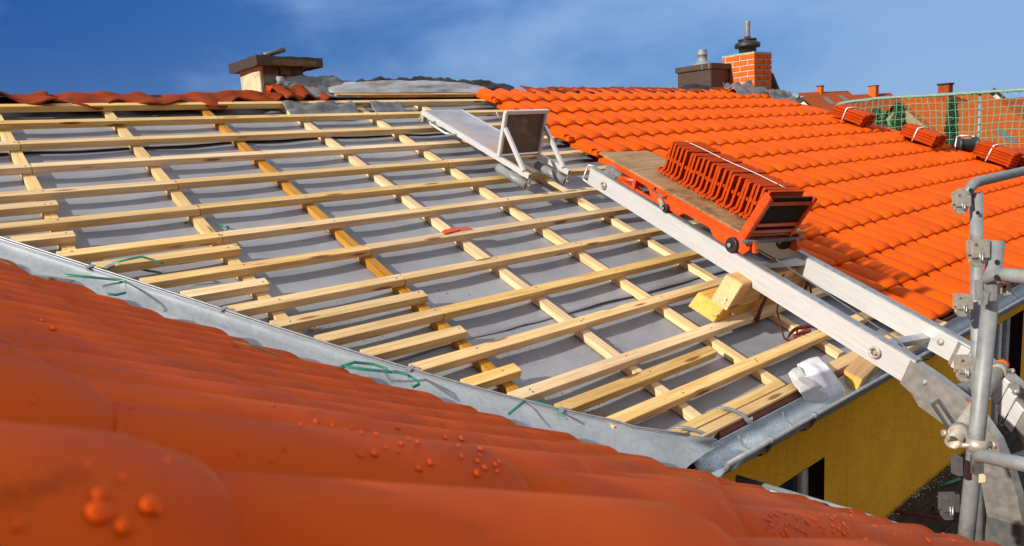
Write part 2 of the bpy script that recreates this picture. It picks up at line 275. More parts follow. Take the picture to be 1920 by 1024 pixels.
# ------------------------------------------------------------------ mesh builder
class MB:
    def __init__(s): s.v = []; s.f = []; s.l = []; s.t = []; s.fs = []
    def vert(s, p, l=None, t=0.0): s.v.append(V3(p)); s.l.append(V3(l) if l is not None else V3(p)); s.t.append(t); return len(s.v) - 1
    def face(s, *i, smooth=False): s.f.append(i); s.fs.append(smooth)
    def hexa(s, c, ls=None):               # 8 corners: bottom 4 (ccw from above), top 4
        i = [s.vert(p, ls[k] if ls else None) for k, p in enumerate(c)]
        for a in ((3, 2, 1, 0), (4, 5, 6, 7), (0, 1, 5, 4), (1, 2, 6, 5), (2, 3, 7, 6), (3, 0, 4, 7)): s.face(*(i[k] for k in a))
    def obox(s, o, ax, ay, az, x0, x1, y0, y1, z0, z1):
        q = [(x0, y0, z0), (x1, y0, z0), (x1, y1, z0), (x0, y1, z0), (x0, y0, z1), (x1, y0, z1), (x1, y1, z1), (x0, y1, z1)]
        off = V3((rnd(0, 90), rnd(0, 90), rnd(0, 90)))
        s.hexa([o + ax * a + ay * b + az * c for a, b, c in q], [V3(k) + off for k in q])
    def beam(s, p0, p1, up, w, h, rot=0.0):   # p0->p1 centre line of the TOP face, width w, depth h downwards
        ax = (p1 - p0).normalized(); ay = up.cross(ax).normalized(); az = ax.cross(ay)
        s.obox(p0, ax, ay, az, 0, (p1 - p0).length, -w / 2, w / 2, -h, 0)
    def tube(s, pts, r, n=8, cap=True, smooth=True):
        pts = [V3(p) for p in pts]; rings = []; d = 0; off = rnd(0, 60)
        t0 = (pts[1] - pts[0]).normalized(); a = t0.orthogonal().normalized()
        for k, p in enumerate(pts):
            t = (pts[min(k + 1, len(pts) - 1)] - pts[max(k - 1, 0)]).normalized()
            a = (a - t * a.dot(t)).normalized(); bq = t.cross(a)
            if k: d += (p - pts[k - 1]).length
            rr = r[k] if isinstance(r, (list, tuple)) else r
            rings.append([s.vert(p + (a * math.cos(x) + bq * math.sin(x)) * rr, (d + off, math.cos(x) * rr, math.sin(x) * rr)) for x in (2 * math.pi * j / n for j in range(n))])
        for A, B in zip(rings, rings[1:]):
            for j in range(n): s.face(A[j], A[(j + 1) % n], B[(j + 1) % n], B[j], smooth=smooth)
        if cap: s.face(*reversed(rings[0])); s.face(*rings[-1])
    def pipe(s, p0, p1, r, th, n=16):      # open pipe with wall thickness
        ax = (p1 - p0).normalized(); a = ax.orthogonal().normalized(); bq = ax.cross(a); R_ = []
        for p, rr in ((p0, r), (p1, r), (p1, r - th), (p0, r - th)):
            R_.append([s.vert(p + (a * math.cos(x) + bq * math.sin(x)) * rr, (0 if p is p0 else (p1 - p0).length, math.cos(x) * rr, math.sin(x) * rr)) for x in (2 * math.pi * j / n for j in range(n))])
        for q in range(4):
            A, B = R_[q], R_[(q + 1) % 4]
            for j in range(n): s.face(A[j], A[(j + 1) % n], B[(j + 1) % n], B[j], smooth=q in (0, 2))
    def lathe(s, o, az, prof, n=20):
        a = az.orthogonal().normalized(); bq = az.cross(a); R_ = []
        for r, h in prof: R_.append([s.vert(o + az * h + (a * math.cos(x) + bq * math.sin(x)) * r) for x in (2 * math.pi * j / n for j in range(n))])
        for A, B in zip(R_, R_[1:]):
            for j in range(n): s.face(A[j], A[(j + 1) % n], B[(j + 1) % n], B[j], smooth=True)
        s.face(*reversed(R_[0])); s.face(*R_[-1])
    def grid(s, P, th=0.0, locs=None, smooth=True):   # P[i][j] points; optional thickness along the local normal (second skin)
        ni, nj = len(P), len(P[0])
        I = [[s.vert(P[i][j], locs[i][j] if locs else None) for j in range(nj)] for i in range(ni)]
        for i in range(ni - 1):
            for j in range(nj - 1): s.face(I[i][j], I[i + 1][j], I[i + 1][j + 1], I[i][j + 1], smooth=smooth)
        if th:
            def nrm(i, j):
                a = P[min(i + 1, ni - 1)][j] - P[max(i - 1, 0)][j]; bq = P[i][min(j + 1, nj - 1)] - P[i][max(j - 1, 0)]
                c = a.cross(bq); return c.normalized() if c.length > 1e-9 else V3((0, 0, 1))
            J = [[s.vert(P[i][j] - nrm(i, j) * th, locs[i][j] if locs else None) for j in range(nj)] for i in range(ni)]
            for i in range(ni - 1):
                for j in range(nj - 1): s.face(J[i][j + 1], J[i + 1][j + 1], J[i + 1][j], J[i][j], smooth=smooth)
            for i in range(ni - 1):
                s.face(I[i][0], J[i][0], J[i + 1][0], I[i + 1][0]); s.face(I[i + 1][-1], J[i + 1][-1], J[i][-1], I[i][-1])
            for j in range(nj - 1):
                s.face(I[0][j + 1], J[0][j + 1], J[0][j], I[0][j]); s.face(I[-1][j], J[-1][j], J[-1][j + 1], I[-1][j + 1])
    def prism(s, pts, d):                  # polygon extruded by vector d
        pts = [V3(p) for p in pts]; n = len(pts)
        A = [s.vert(p) for p in pts]; B = [s.vert(p + d, p) for p in pts]
        s.face(*reversed(A)); s.face(*B)
        for j in range(n): s.face(A[j], A[(j + 1) % n], B[(j + 1) % n], B[j])
    def strip(s, pts, wdir, wd, th=0.0015):   # ribbon along pts
        pts = [V3(p) for p in pts]; P = []; d = 0; Lc = []
        for k, p in enumerate(pts):
            wv = wdir[k] if isinstance(wdir, list) else wdir
            if k: d += (p - pts[k - 1]).length
            P.append([p - wv * wd / 2, p + wv * wd / 2]); Lc.append([V3((d, 0, 0)), V3((d, wd, 0))])
        s.grid(P, th, Lc)
    def mesh(s, name, mat, base=V3((0, 0, 0)), bevel=0.0, fix=True):
        me = bpy.data.meshes.new(name); me.from_pydata([p - base for p in s.v], [], s.f)
        me.polygons.foreach_set('use_smooth', s.fs)
        at = me.attributes.new('loc', 'FLOAT_VECTOR', 'POINT'); at.data.foreach_set('vector', [c for l in s.l for c in l])
        at = me.attributes.new('tone', 'FLOAT', 'POINT'); at.data.foreach_set('value', s.t)
        me.materials.append(MATS[mat])
        if fix or bevel:
            bm = bmesh.new(); bm.from_mesh(me)
            if bevel:
                bmesh.ops.bevel(bm, geom=[e for e in bm.edges if len(e.link_faces) == 2 and e.calc_face_angle(0) > 0.6], offset=bevel, segments=2, affect='EDGES', clamp_overlap=True)
            if fix: bmesh.ops.recalc_face_normals(bm, faces=bm.faces)
            bm.to_mesh(me); bm.free()
        return me
    def build(s, name, mat, parent=None, bevel=0.0, fix=True, base=None):
        b0 = wbase(parent) if parent else (base if base is not None else (sum(s.v, V3()) / max(1, len(s.v))))
        o = bpy.data.objects.new(name, s.mesh(name, mat, b0, bevel, fix)); COL.objects.link(o)
        if parent: o.parent = parent
        else: o.location = b0
        return o
def wbase(o):
    p = V3(o.location)
    while o.parent: o = o.parent; p += V3(o.location)
    return p
def tag(o, label=None, cat=None, group=None, kind=None):
    if cat and not kind: kind = 'thing'
    for k, x in (('label', label), ('category', cat), ('group', group), ('kind', kind)):
        if x: o[k] = x
    return o
def thing(name, base, label, cat, group=None):
    o = bpy.data.objects.new(name, None); COL.objects.link(o); o.location = base; o.empty_display_size = 0.1
    return tag(o, label, cat, group)
def fbm(x, y, z=0.0): return noise.fractal(V3((x, y, z)), 1.0, 2.0, 4)

# ------------------------------------------------------------------ setting: ground
g = MB()
for i, j in ((-600, -600), (600, -600), (600, 600), (-600, 600)): g.vert((i, j, 0))
g.face(0, 1, 2, 3); tag(g.build('ground', 'grass_ground', base=V3((0, 0, 0))), kind='structure')

# ------------------------------------------------------------------ main house under repair
EAVE_Z = CZ - 1.33
WALL_Y = 1.86
house = thing('house', V3((4, 5.9, 0)), 'yellow house, its roof half stripped to pale battens and half covered in new orange tiles', 'house')
DVAL = [(1.033, 2.402), (1.25, 2.118), (1.607, 1.77), (2.171, 1.319), (2.813, 0.861), (3.491, 0.364), (4.6, -0.45), (5.7, -1.2)]
def uval(v):
    for (a, b_), (c_, d_) in zip(DVAL, DVAL[1:]):
        if v <= c_: return b_ + (d_ - b_) * (v - a) / (c_ - a)
    return DVAL[-1][1]
# walls
m_ = MB()
WX0, WX1 = 2.3, 11.6
y1 = 1.86; wz = CZ - 1.36
def wallbox(x0, x1, z0, z1, thick=0.3): m_.obox(V3((0, 0, 0)), V3((1, 0, 0)), V3((0, 1, 0)), V3((0, 0, 1)), x0, x1, y1, y1 + thick, z0, z1)
wins = [(2.85, 3.70, CZ - 3.0, CZ - 1.785), (6.42, 7.1, CZ - 3.0, CZ - 1.61)]
xs = [WX0]
for a_, b_, c_, d_ in wins:
    wallbox(xs[-1], a_, 0, wz); wallbox(a_, b_, 0, c_); wallbox(a_, b_, d_, wz); xs.append(b_)
wallbox(xs[-1], WX1, 0, wz)
m_.obox(V3((0, 0, 0)), V3((1, 0, 0)), V3((0, 1, 0)), V3((0, 0, 1)), WX1 - 0.3, WX1, y1 + 0.3, 10.2, 0, wz)
m_.obox(V3((0, 0, 0)), V3((1, 0, 0)), V3((0, 1, 0)), V3((0, 0, 1)), -4.0, WX1, 10.2, 10.5, 0, wz)
wl = m_.build('wall', 'stucco', house)
for a_, b_, c_, d_ in wins:
    fr = MB(); X, Y, Z = V3((1, 0, 0)), V3((0, 1, 0)), V3((0, 0, 1)); O = V3((0, 0, 0))
    yy = y1 + 0.085
    for q in ((a_ + .002, a_ + .07, c_ + .002, d_ - .002), (b_ - .07, b_ - .002, c_ + .002, d_ - .002), (a_ + .07, b_ - .07, d_ - .07, d_ - .002), (a_ + .07, b_ - .07, c_ + .002, c_ + .07), (a_ + .40, a_ + .48, c_ + .07, d_ - .07)):
        fr.obox(O, X, Y, Z, q[0], q[1], yy, yy + .07, q[2], q[3])
    wo = fr.build('window', 'white_plastic', house, 0.006)
    p = MB(); p.obox(O, X, Y, Z, a_ + .06, b_ - .06, yy + .03, yy + .04, c_ + .06, d_ - .06); p.build('pane', 'pane_glass', wo)
    rv = MB(); rv.obox(O, X, Y, Z, b_ - .004, b_ + .002, y1 - .004, yy, c_, d_); rv.obox(O, X, Y, Z, a_, b_, y1 + .002, yy, d_ - .006, d_ - .002); rv.build('reveal', 'trim_dark', wo)
# roof deck under everything (keeps the loft dark) and rear slope
RV = 5.55                                   # ridge, measured up the slope
rd = MB()
rd.prism([Rf(-1.2, RV, -0.30), Rf(2.36, 1.12, -0.20), Rf(11.6, 1.12, -0.20), Rf(9.3, RV, -0.20)], NN * -0.05)
rd.build('roof_boarding', 'trim_dark', house)
rp = Rf(0, RV, -0.16); rr_ = MB()
rr_.prism([V3((-4, rp.y, rp.z)), V3((9.4, rp.y, rp.z)), V3((11.7, rp.y + 4.5, rp.z - 1.95)), V3((-4, rp.y + 4.5, rp.z - 1.95))], V3((0, 0, -0.08)))
rr_.build('rear_roof', 'tile_far_orange', house)

# underlay foil: three lapped runs, sagging between the counter battens
RAFT = [-0.62, 0.0, 0.641 - 0.03, 1.267 - 0.03, 1.903 - 0.03, 2.536 - 0.03, 3.157 - 0.03, 3.795 - 0.03, 4.43]
def sag(u):
    for a_, b_ in zip(RAFT, RAFT[1:]):
        if a_ <= u <= b_: return math.sin(math.pi * (u - a_) / (b_ - a_))
    return 0
runs = [(1.155, 2.22, 0.0), (2.13, 3.46, 0.004), (3.39, 4.76, 0.008), (4.70, 5.55, 0.012)]
for k, (v0, v1, lift) in enumerate(runs):
    P = []; Lc = []
    nv = int((v1 - v0) / 0.035); nu = 130
    for i in range(nv + 1):
        row = []; lr = []
        for j in range(nu + 1):
            t = i / nv; v = v0 + (v1 - v0) * t
            ul = uval(v) - 0.14; u = ul + (4.75 - ul) * j / nu
            sg = sag(u)
            lap = max(0, 1 - (v - v0) / 0.10) if k else 0
            w_ = -0.083 - 0.007 * sg + lift * (1 - t) + 0.005 * fbm(u * 1.5, v * 2.6, k) + 0.0015 * fbm(u * 6, v * 11, 3)
            w_ += 0.003 * sg * math.sin((v * 2 * math.pi) / 0.345 + 1.2)
            w_ += lap * (0.004 + 0.006 * sg * (0.6 + 0.8 * fbm(u * 1.1, k * 3.1)))
            vv = v + lap * 0.03 * fbm(u * 0.9, 5.5 + k)
            w_ = min(w_, -0.045 if sg > 0.3 else -0.07)
            row.append(Rf(u, vv, w_)); lr.append(V3((u, v, 0)))
        P.append(row); Lc.append(lr)
    s_ = MB(); s_.grid(P, 0.0015, Lc); s_.build('underlay_sheet', 'underlay', house, fix=False)

# counter battens up the slope
CB = [(0.641, 'pine'), (1.267, 'pine'), (1.903, 'pine_orange'), (2.536, 'pine'), (3.157, 'pine'), (3.795, 'pine')]
for k, (ur, mat) in enumerate(CB):
    vb = 1.2
    for v in [1.05 + 0.01 * i for i in range(400)]:
        if ur - 0.03 > uval(v) + 0.02: vb = v; break
    vb = max(vb, 1.19)
    q = MB(); q.beam(Rf(ur - 0.03 + rnd(-.004, .004), vb, -0.041), Rf(ur - 0.03, 5.50, -0.041), NN, 0.056, 0.036)
    q.build('counter_batten', mat, house, 0.002)

# battens along the eave direction: v = lower edge
BV = {1: 4.979, 2: 4.638, 3: 4.296, 4: 3.948, 5: 3.603, 6: 3.267, 7: 2.934, 8: 2.598, 9: 2.258, 10: 1.929, 11: 1.602, 12: 1.302}
JOINT = {1: [2.5], 2: [0.635], 3: [0.627], 4: [1.256, 3.1], 5: [1.256], 6: [1.247], 7: [1.895], 8: [1.895], 9: [1.894], 10: [2.521], 11: [], 12: []}
SHORT = [(3.799, 0.65), (3.452, 0.647), (3.122, 1.281), (2.77, 1.273), (2.425, 1.910), (2.094, 1.902), (1.755, 1.947), (1.462, 2.986)]
def batten(u0, u1, v, wide=0.056, w0=0.0, mat='pine', skew=0.0, splinter=False):
    q = MB(); a_ = Rf(u0, v + wide / 2, w0); b_ = Rf(u1, v + wide / 2 + skew, w0)
    q.beam(a_, b_, NN, wide, 0.039)
    for k in range(9 if splinter else 0):
        p0 = b_ - UX * .008 + VV * rnd(-.025, .025) - NN * rnd(.002, .034); q.tube([p0, p0 + UX * rnd(.014, .034) + VV * rnd(-.006, .006) + NN * rnd(-.003, .006)], [0.003, 0.0004], 4)
    return q.build('batten', mat, house, 0.0018)
batten(0.05, 2.75, 5.285); batten(2.753, 4.62, 5.29)
for k, v in BV.items():
    cuts = [uval(v) + 0.012 - (0.03 if k == 12 else 0)] + JOINT[k] + [4.62 if k > 5 else 4.5]
    for a_, b_ in zip(cuts, cuts[1:]): batten(a_ + 0.002, b_ - 0.001, v, 0.057 if k < 9 else 0.06, 0, 'pine', rnd(-.003, .003))
for v, ue in SHORT: batten(uval(v) + 0.012, ue, v, 0.058, 0.001, 'pine', rnd(-.006, .006), v != 1.462)
# nail heads on the battens
nh = MB()
for k, v in list(BV.items()) + [(0, s_[0]) for s_ in SHORT]:
    for ur, _ in CB:
        u = ur - 0.03
        if u > uval(v) + 0.03:
            for _k in range(random.choice((1, 1, 2))):
                nh.lathe(Rf(u + rnd(-.02, .02), v + rnd(.015, .045), 0.0012), NN, [(0.0042, 0), (0.0042, 0.001)], 8)
tag(nh.build('nail_heads', 'dark_steel', house), kind='stuff')
# eaves boards and fascia
for a_, b_, vf, wd, w0 in ((2.20, 3.113, 1.148, 0.047, -0.018), (2.34, 3.20, 1.100, 0.046, -0.022), (3.50, 4.9, 1.10, 0.075, -0.045)):
    q = MB(); q.beam(Rf(a_, vf + wd / 2, w0), Rf(b_, vf + wd / 2, w0), NN, wd, 0.035); q.build('eaves_board', 'pine', house, 0.002)
q = MB(); f0 = Rf(0, 1.100, -0.022).y
q.obox(V3((0, f0 - .002, CZ - 1.352)), V3((1, 0, 0)), V3((0, 1, 0)), V3((0, 0, 1)), 2.50, 11.5, 0, 0.022, 0, 0.125); q.build('fascia_board', 'fascia_brown', house, 0.002)

# ------------------------------------------------------------------ clay tiling
def tiling(name, mat, parent, org, A, D, Nn, a0, a1, d0, d1, pitch, course, amp, lift, phase, cuts=(), nsub=9, starts=None, edge=True, jit=0.0012, sl=None, zoff=None, proud={}, nosek=0.42):
    """rows of S tiles: A = across, D = down slope; a wave crest sits at phase + k*pitch; course k ends (nose) at d1 - k*course"""
    q = MB(); k = 0
    prof = [0.0, 0.012, 0.045, 0.10, 0.30, 0.65, 1.0]
    nrow = int(math.ceil((d1 - d0) / course))
    for k in range(nrow):
        dn = d1 - k * course                                   # nose of this course
        k0 = int(math.floor((a0 - phase) / pitch)) ; k1 = int(math.ceil((a1 - phase) / pitch))
        st = starts(dn) if starts else a0
        en = sl(dn) if sl else a1
        for c in range(k0, k1 + 1):
            ac = phase + c * pitch
            if ac + pitch / 2 < st - pitch * 0.5 or ac > en: continue
            if ac - pitch / 2 < st - 0.02 and starts: continue
            jl = rnd(-jit, jit) + proud.get((c, k), 0); jd = rnd(-.003, .003); tone = random.random() ** 2 * 0.8; jt = rnd(-jit, jit)
            grid = []
            first = edge and starts and (ac - pitch * 1.5 < st - 0.02)
            ts = [j / nsub for j in range(nsub + 1)]
            for s_i, s_ in enumerate([-1] + prof):
                row = []
                for t in ts:
                    h = amp * (math.sin(math.pi * t) ** 0.8 if 0 < t < 1 else 0)
                    s2 = max(0, s_)
                    l = lift * (1 - s2 * 1.15) + jl + jt * (t - .5) * 2
                    nose = 1.0
                    if s2 < 0.10: nose = 1 - nosek * ((0.10 - s2) / 0.10) ** 2
                    dd = dn + jd - s2 * course * 1.12
                    hh = h * nose + l - (0.006 * ((0.10 - s2) / 0.10) ** 2 if s2 < 0.1 else 0)
                    if s_ < 0: hh -= lift * 0.95 + 0.004; dd -= 0.004
                    # scalloped nose: crest runs a little further down than the pan
                    dd += (0.020 * math.sin(math.pi * t) - 0.008) * max(0, 1 - s2 * 6)
                    row.append(q.vert(org + A * (ac + (t - 0.5) * pitch) + D * dd + Nn * hh, None, tone))
                grid.append(row)
            for r0, r1 in zip(grid, grid[1:]):
                for j in range(nsub): q.face(r0[j], r0[j + 1], r1[j + 1], r1[j], smooth=True)
            if first:                                          # flat interlocking side lap with two ribs and a closed edge
                e0 = ac - pitch / 2; rows = []
                for s_ in (0.0, 0.05, 0.95):
                    dd = dn - s_ * course; l = lift * (1 - s_ * 1.1)
                    rows.append([q.vert(org + A * (e0 + x) + D * dd + Nn * (l + z), None, 0.8) for x, z in ((-.040, -.022), (-.040, .006), (-.034, .010), (-.028, .002), (-.020, .002), (-.015, .009), (-.009, .003), (0, .0))])
                for r0, r1 in zip(rows, rows[1:]):
                    for j in range(7): q.face(r0[j], r0[j + 1], r1[j + 1], r1[j])
                rr = [q.vert(q.v[i] - Nn * 0.020, None, 0.9) for i in rows[0]]
                for j in range(7): q.face(rr[j], rr[j + 1], rows[0][j + 1], rows[0][j])
                for hk in (0.03, 0.09):                        # raised nibs of the interlock near the nose
                    q.obox(org + A * (e0 - .02) + D * (dn - hk), A, D, Nn, -.02, .018, -.008, .008, lift - .01, lift + .014)
    if zoff:
        for p in q.v: p.z += zoff(p.y)
    me = q.mesh(name, mat, wbase(parent), fix=False)
    o = bpy.data.objects.new(name, me); COL.objects.link(o); o.parent = parent
    if cuts:
        bm = bmesh.new(); bm.from_mesh(me)
        for co, no in cuts:
            bmesh.ops.bisect_plane(bm, geom=bm.verts[:] + bm.edges[:] + bm.faces[:], dist=1e-5, plane_co=co - wbase(parent), plane_no=no, clear_outer=True)
        bm.to_mesh(me); bm.free()
    md = o.modifiers.new('shell', 'SOLIDIFY'); md.thickness = 0.010; md.offset = -1
    return o
STEP = {}
def tstart(d):
    k = round((d + 1.075) / 0.3385)
    if k not in STEP: STEP[k] = 4.37 + random.choice((0, 0, 0.03, -0.03, 0.05))
    return STEP[k]
def verge(d):                               # right-hand verge of the new tiling
    v = -d; return 9.30 + (5.03 - v) * 0.52
TO = EYE - NN * (H - 0.012)
new_tiles = tiling('new_tiles', 'tile_new', house, TO, UX, -VV, NN, 4.30, 11.6, -5.40, -1.075, 0.207, 0.3385, 0.044, 0.032, 4.30 + 0.1035, (), 8, tstart, True, 0.0012, verge)
# barge strip closing the verge
vg = MB(); P = []
for i in range(24):
    v = 1.1 + (5.38 - 1.1) * i / 23; u = verge(-v) + 0.05
    P.append([Rf(u - .09, v, 0.045), Rf(u + .05, v, 0.05), Rf(u + .06, v, -0.22)])
vg.grid(P, 0.012, smooth=False); vg.build('verge_trim', 'tile_new', house)

# gutter of the main eave (half round with a beaded front lip) and its straps
def gutter(name, parent, org, A, out, r, a0, a1, mat='zinc_gutter'):
    q = MB(); P = []; Lc = []
    n = 14; na = int((a1 - a0) / 0.12) + 2
    for i in range(na):
        a_ = a0 + (a1 - a0) * i / (na - 1); row = []; lr = []
        for j in range(n + 1):
            t = math.pi * j / n                      # 0 = back, pi = front
            row.append(org + A * a_ + out * (-math.cos(t) * r) + V3((0, 0, -math.sin(t) * r))); lr.append(V3((a_, t * r, 0)))
        row.insert(0, row[0] + V3((0, 0, 0.006))); lr.insert(0, V3((a_, -.035, 0)))
        P.append(row); Lc.append(lr)
    q.grid(P, 0.0022, Lc)
    o = q.build(name, mat, parent)
    l = MB(); l.tube([org + A * (a0 + (a1 - a0) * i / 9) + out * (r + .006) + V3((0, 0, 0.004)) for i in range(10)], 0.011, 10); l.build('gutter_bead', 'zinc' if parent['label'].startswith('nearest') else 'grey_steel', o)
    return o
GY, GZ, GR = 1.624, CZ - 1.2585, 0.076
gut = gutter('gutter', house, V3((0, GY, GZ)), UX, V3((0, -1, 0)), GR, 2.30, 11.7)
for a_ in (2.62, 2.98, 4.35, 5.3, 6.2, 7.2, 8.2):   # brackets under the trough and clamps over the bead
    q = MB(); P = []
    for j in range(13):
        t = math.pi * j / 12
        c = V3((a_, GY, GZ)) + V3((0, math.cos(t), 0)) * (GR + .006) + V3((0, 0, -math.sin(t) * (GR + .006)))
        P.append([c - UX * .014, c + UX * .014])
    q.grid(P, 0.003); q.build('gutter_bracket', 'dark_steel', gut)
    q = MB(); q.tube([V3((a_ - .012, GY - GR - .006, GZ + .004)), V3((a_ + .012, GY - GR - .006, GZ + .004))], 0.0135, 10); q.build('gutter_clamp', 'grey_steel', gut)
    q = MB(); P = [[V3((a_ + dx, GY, GZ)) + V3((0, -math.cos(t), 0)) * (GR - .003 - abs(dx - .0) * .05) + V3((0, 0, -math.sin(t) * (GR - .003))) for dx in (-.008, -.004, 0, .004, .008)] for t in [math.pi * k / 14 for k in range(1, 14)]]
    q.grid(P, 0.0015); q.build('solder_seam', 'grey_steel', gut)
for (x0, y0), (x1, y1_), (x2, y2) in (((1268, 800), (1302, 806), (1326, 824)), ((1346, 763), (1378, 770), (1403, 792))):
    pA = onroof(x0, y0, 0.004); pB = onroof(x1, y1_, -0.006); pC = onroof(x2, y2, -0.055) + V3((0, -.012, 0)); pD = V3((pC.x + .01, GY + GR + .004, GZ + .03))
    q = MB(); q.strip([pA, pA.lerp(pB, .5) + NN * .004, pB, pB.lerp(pC, .5) + NN * .01, pC, pD], UX, 0.030, 0.004); q.build('gutter_strap', 'zinc', house)

# valley flashing
fl = MB(); P = []; Lc = []
VP = []
for i in range(60):
    v = 5.2 - (5.2 - 1.045) * i / 59
    VP.append((uval(v), v))
sm = [(sum(VP[max(0, min(59, i + k))][0] for k in range(-4, 5)) / 9, sum(VP[max(0, min(59, i + k))][1] for k in range(-4, 5)) / 9) for i in range(60)]
VP[4:-4] = sm[4:-4]
WA, WB, WC = 0.0, 0.49, 0.0           # wing crest plane: z = a - b x - c y (relative to the eye)
WN = V3((WB, WC, 1)).normalized()
def gs(y):                                  # the old wing roof sags between its ends
    if y > 3.6: return gs(3.6) + .03 * (y - 3.6)
    if y < .47: return gs(.47) + .055 * (.47 - y)
    return -.05 - .071 * (y - .3) + .02988 * (y - .3) * (y - 2.3) + .014 * min(1, max(0, (y - 1.6) / .8))
def wing_pt(x, y, h=0.0): return EYE + V3((x, y, gs(y) - WB * x)) + WN * h
dirp = V3((-0.68, -0.73, 0))
for i, (u, v) in enumerate(VP):
    e = Rf(u, v, 0.004)
    row = [e + UX * .012 - NN * .016, e + UX * .006 + NN * .004, e, e - UX * .006 + NN * .002, e - UX * .014 - NN * .014]
    for t, s_ in ((0.05, .30), (0.10, .65), (0.14, 1.0)):
        pm = e + dirp * t; zmain = Rf(u + dirp.x * t, 0, 0)   # blend down to the valley bottom
        pv = V3((pm.x, pm.y, 0)); zr = (Rf(0, 0, -.075).z - CZ)
        zpl = EYE.z + (-H - .075 + .075 * 0 + SP * (pm.y) ) / CP if False else None
        base = Rf(pm.x, (pm.y - (H + .075) * SP) / CP, -.075)   # foil level straight above pm in plan
        zt = e.z - .014 + (base.z - (e.z - .014)) * s_
        row.append(V3((pm.x, pm.y, zt)))
    for t in (0.20, 0.30, 0.46):
        pm = e + dirp * t; wp = wing_pt(pm.x, pm.y, -0.075)
        z0 = row[7].z
        row.append(V3((pm.x, pm.y, wp.z if t > 0.25 else (wp.z + z0) / 2 - .0)))
    lr = [V3((i * .08, k * .04, 0)) for k in range(len(row))]
    P.append(row); Lc.append(lr)
fl.grid(P, 0.001, Lc, smooth=True); valley = fl.build('valley_flashing', 'zinc', house, fix=False)
bm = bmesh.new(); bm.from_mesh(valley.data)
bmesh.ops.bisect_plane(bm, geom=bm.verts[:] + bm.edges[:] + bm.faces[:], dist=1e-5, plane_co=V3((2.4, 1.63, CZ)) - wbase(house), plane_no=V3((-.10, -1, 0)), clear_outer=True)
bm.to_mesh(valley.data); bm.free()
for dx, dz, r_ in ((.010, .006, .0038), (-.004, .003, .0030)):
    q = MB(); q.tube([Rf(u + dx, v, .004 + dz) for u, v in VP if v > 1.07], r_, 6); q.build('flashing_fold', 'grey_steel', valley)
for px in ((168, 500), (205, 499), (418, 579), (770, 690), (1053, 769)):
    p = onroof(px[0], px[1], 0.012); q = MB(); q.obox(p, (UX + VV * .5).normalized(), (VV - UX * .5).normalized(), NN, -.022, .022, -.011, .011, -.004, .003); q.build('flashing_clip', 'grey_steel', valley, .002)

# ---- ridge zone: leftover old tiles, torn sheets
def ridge_tiles(u0, u1, v_front, v_top, mat, wtop, pitch, seed, ragged=0.03, wfront=0.02, amp=.022):
    q = MB(); P = []; Lc = []
    nu = int((u1 - u0) / 0.025)
    for i in range(nu + 1):
        u = u0 + (u1 - u0) * i / nu; row = []; lr = []
        wave = math.sin(2 * math.pi * u / pitch + seed)
        rg = ragged * fbm(u * 2.3, seed) + ragged * .6 * math.sin(2 * math.pi * u / pitch * .5 + seed)
        for j in range(9):
            t = j / 8
            v = v_front + rg + (v_top - v_front - rg) * t
            w_ = wfront + (wtop - wfront) * t ** 0.75 + amp * wave * (1 - .35 * t) + 0.026 * fbm(u * 3.4, t * 2, seed) + 0.01 * abs(rg) / max(ragged, 1e-3) * (1 - t)
            row.append(Rf(u, v, w_)); lr.append(V3((u, v, w_)))
        P.append(row); Lc.append(lr)
    q.grid(P, 0.012, Lc); return q
ridge_tiles(0.05, 0.95, 5.33, 5.60, 'old_tile', -.012, .32, 2.0, .09, .035, .014).build('old_ridge_tiles', 'old_tile', house, fix=False)
ridge_tiles(0.92, 2.62, 5.32, 5.60, 'old_tile', -.016, .21, 0.4, .10, .006, .008).build('old_ridge_tiles', 'old_tile', house, fix=False)
ridge_tiles(2.50, 2.88, 5.36, 5.60, 'old_tile', .03, .17, 1.4, .05, .03, .02).build('old_ridge_tiles', 'old_tile', house, fix=False)
ridge_tiles(5.15, 8.9, 5.36, 5.62, 'old_tile', .035, .16, 0.9, .03, .05, .008).build('old_ridge_tiles', 'old_tile', house, fix=False)
q = MB(); q.beam(Rf(-.3, 5.56, -.035), Rf(9.2, 5.56, -.035), NN, .12, .05); q.build('ridge_plank', 'trim_dark', house)
q = MB(); q.beam(Rf(3.0, 5.47, .012), Rf(4.55, 5.47, .012), NN, .04, .025); q.build('ridge_batten', 'pine_orange', house)
# pale torn sheet bulging along the ridge, black bitumen edge behind it
def crumpled(name, mat, parent, u0, u1, va, vb, wa, wb, hump, seed, amp, th=.003, nu=60, nv=12, taper=True, fr=1.0):
    q = MB(); P = []; Lc = []
    for i in range(nu + 1):
        s_ = i / nu; u = u0 + (u1 - u0) * s_; row = []; lr = []
        env = math.sin(math.pi * s_) ** 0.6 if taper else 1
        for j in range(nv + 1):
            t = j / nv
            v = va + (vb - va) * t + .02 * fbm(u * 3, t * 3, seed)
            w_ = wa + (wb - wa) * t * (env if taper else 1) + hump * math.sin(math.pi * min(1, t * 1.15) * .5) * env + amp * fbm(u * 4.2 * fr, t * 3.0, seed) * (.3 + .7 * t)
            row.append(Rf(u, v, w_)); lr.append(V3((u, v, w_)))
        P.append(row); Lc.append(lr)
    q.grid(P, th, Lc); return q.build(name, mat, parent, fix=False)
crumpled('torn_sheet', 'tarp_pale', house, 2.98, 4.75, 5.49, 5.66, .012, .03, .05, 3.3, .016)
crumpled('torn_bitumen', 'black_sheet', house, 2.95, 5.15, 5.60, 5.74, .0, .02, .062, 8.1, .032, .006, 260, 6, True, 1.7)
crumpled('torn_bitumen', 'black_sheet', house, 7.75, 8.5, 5.46, 5.6, .03, .04, .05, 2.1, .025, .006, 40, 6)
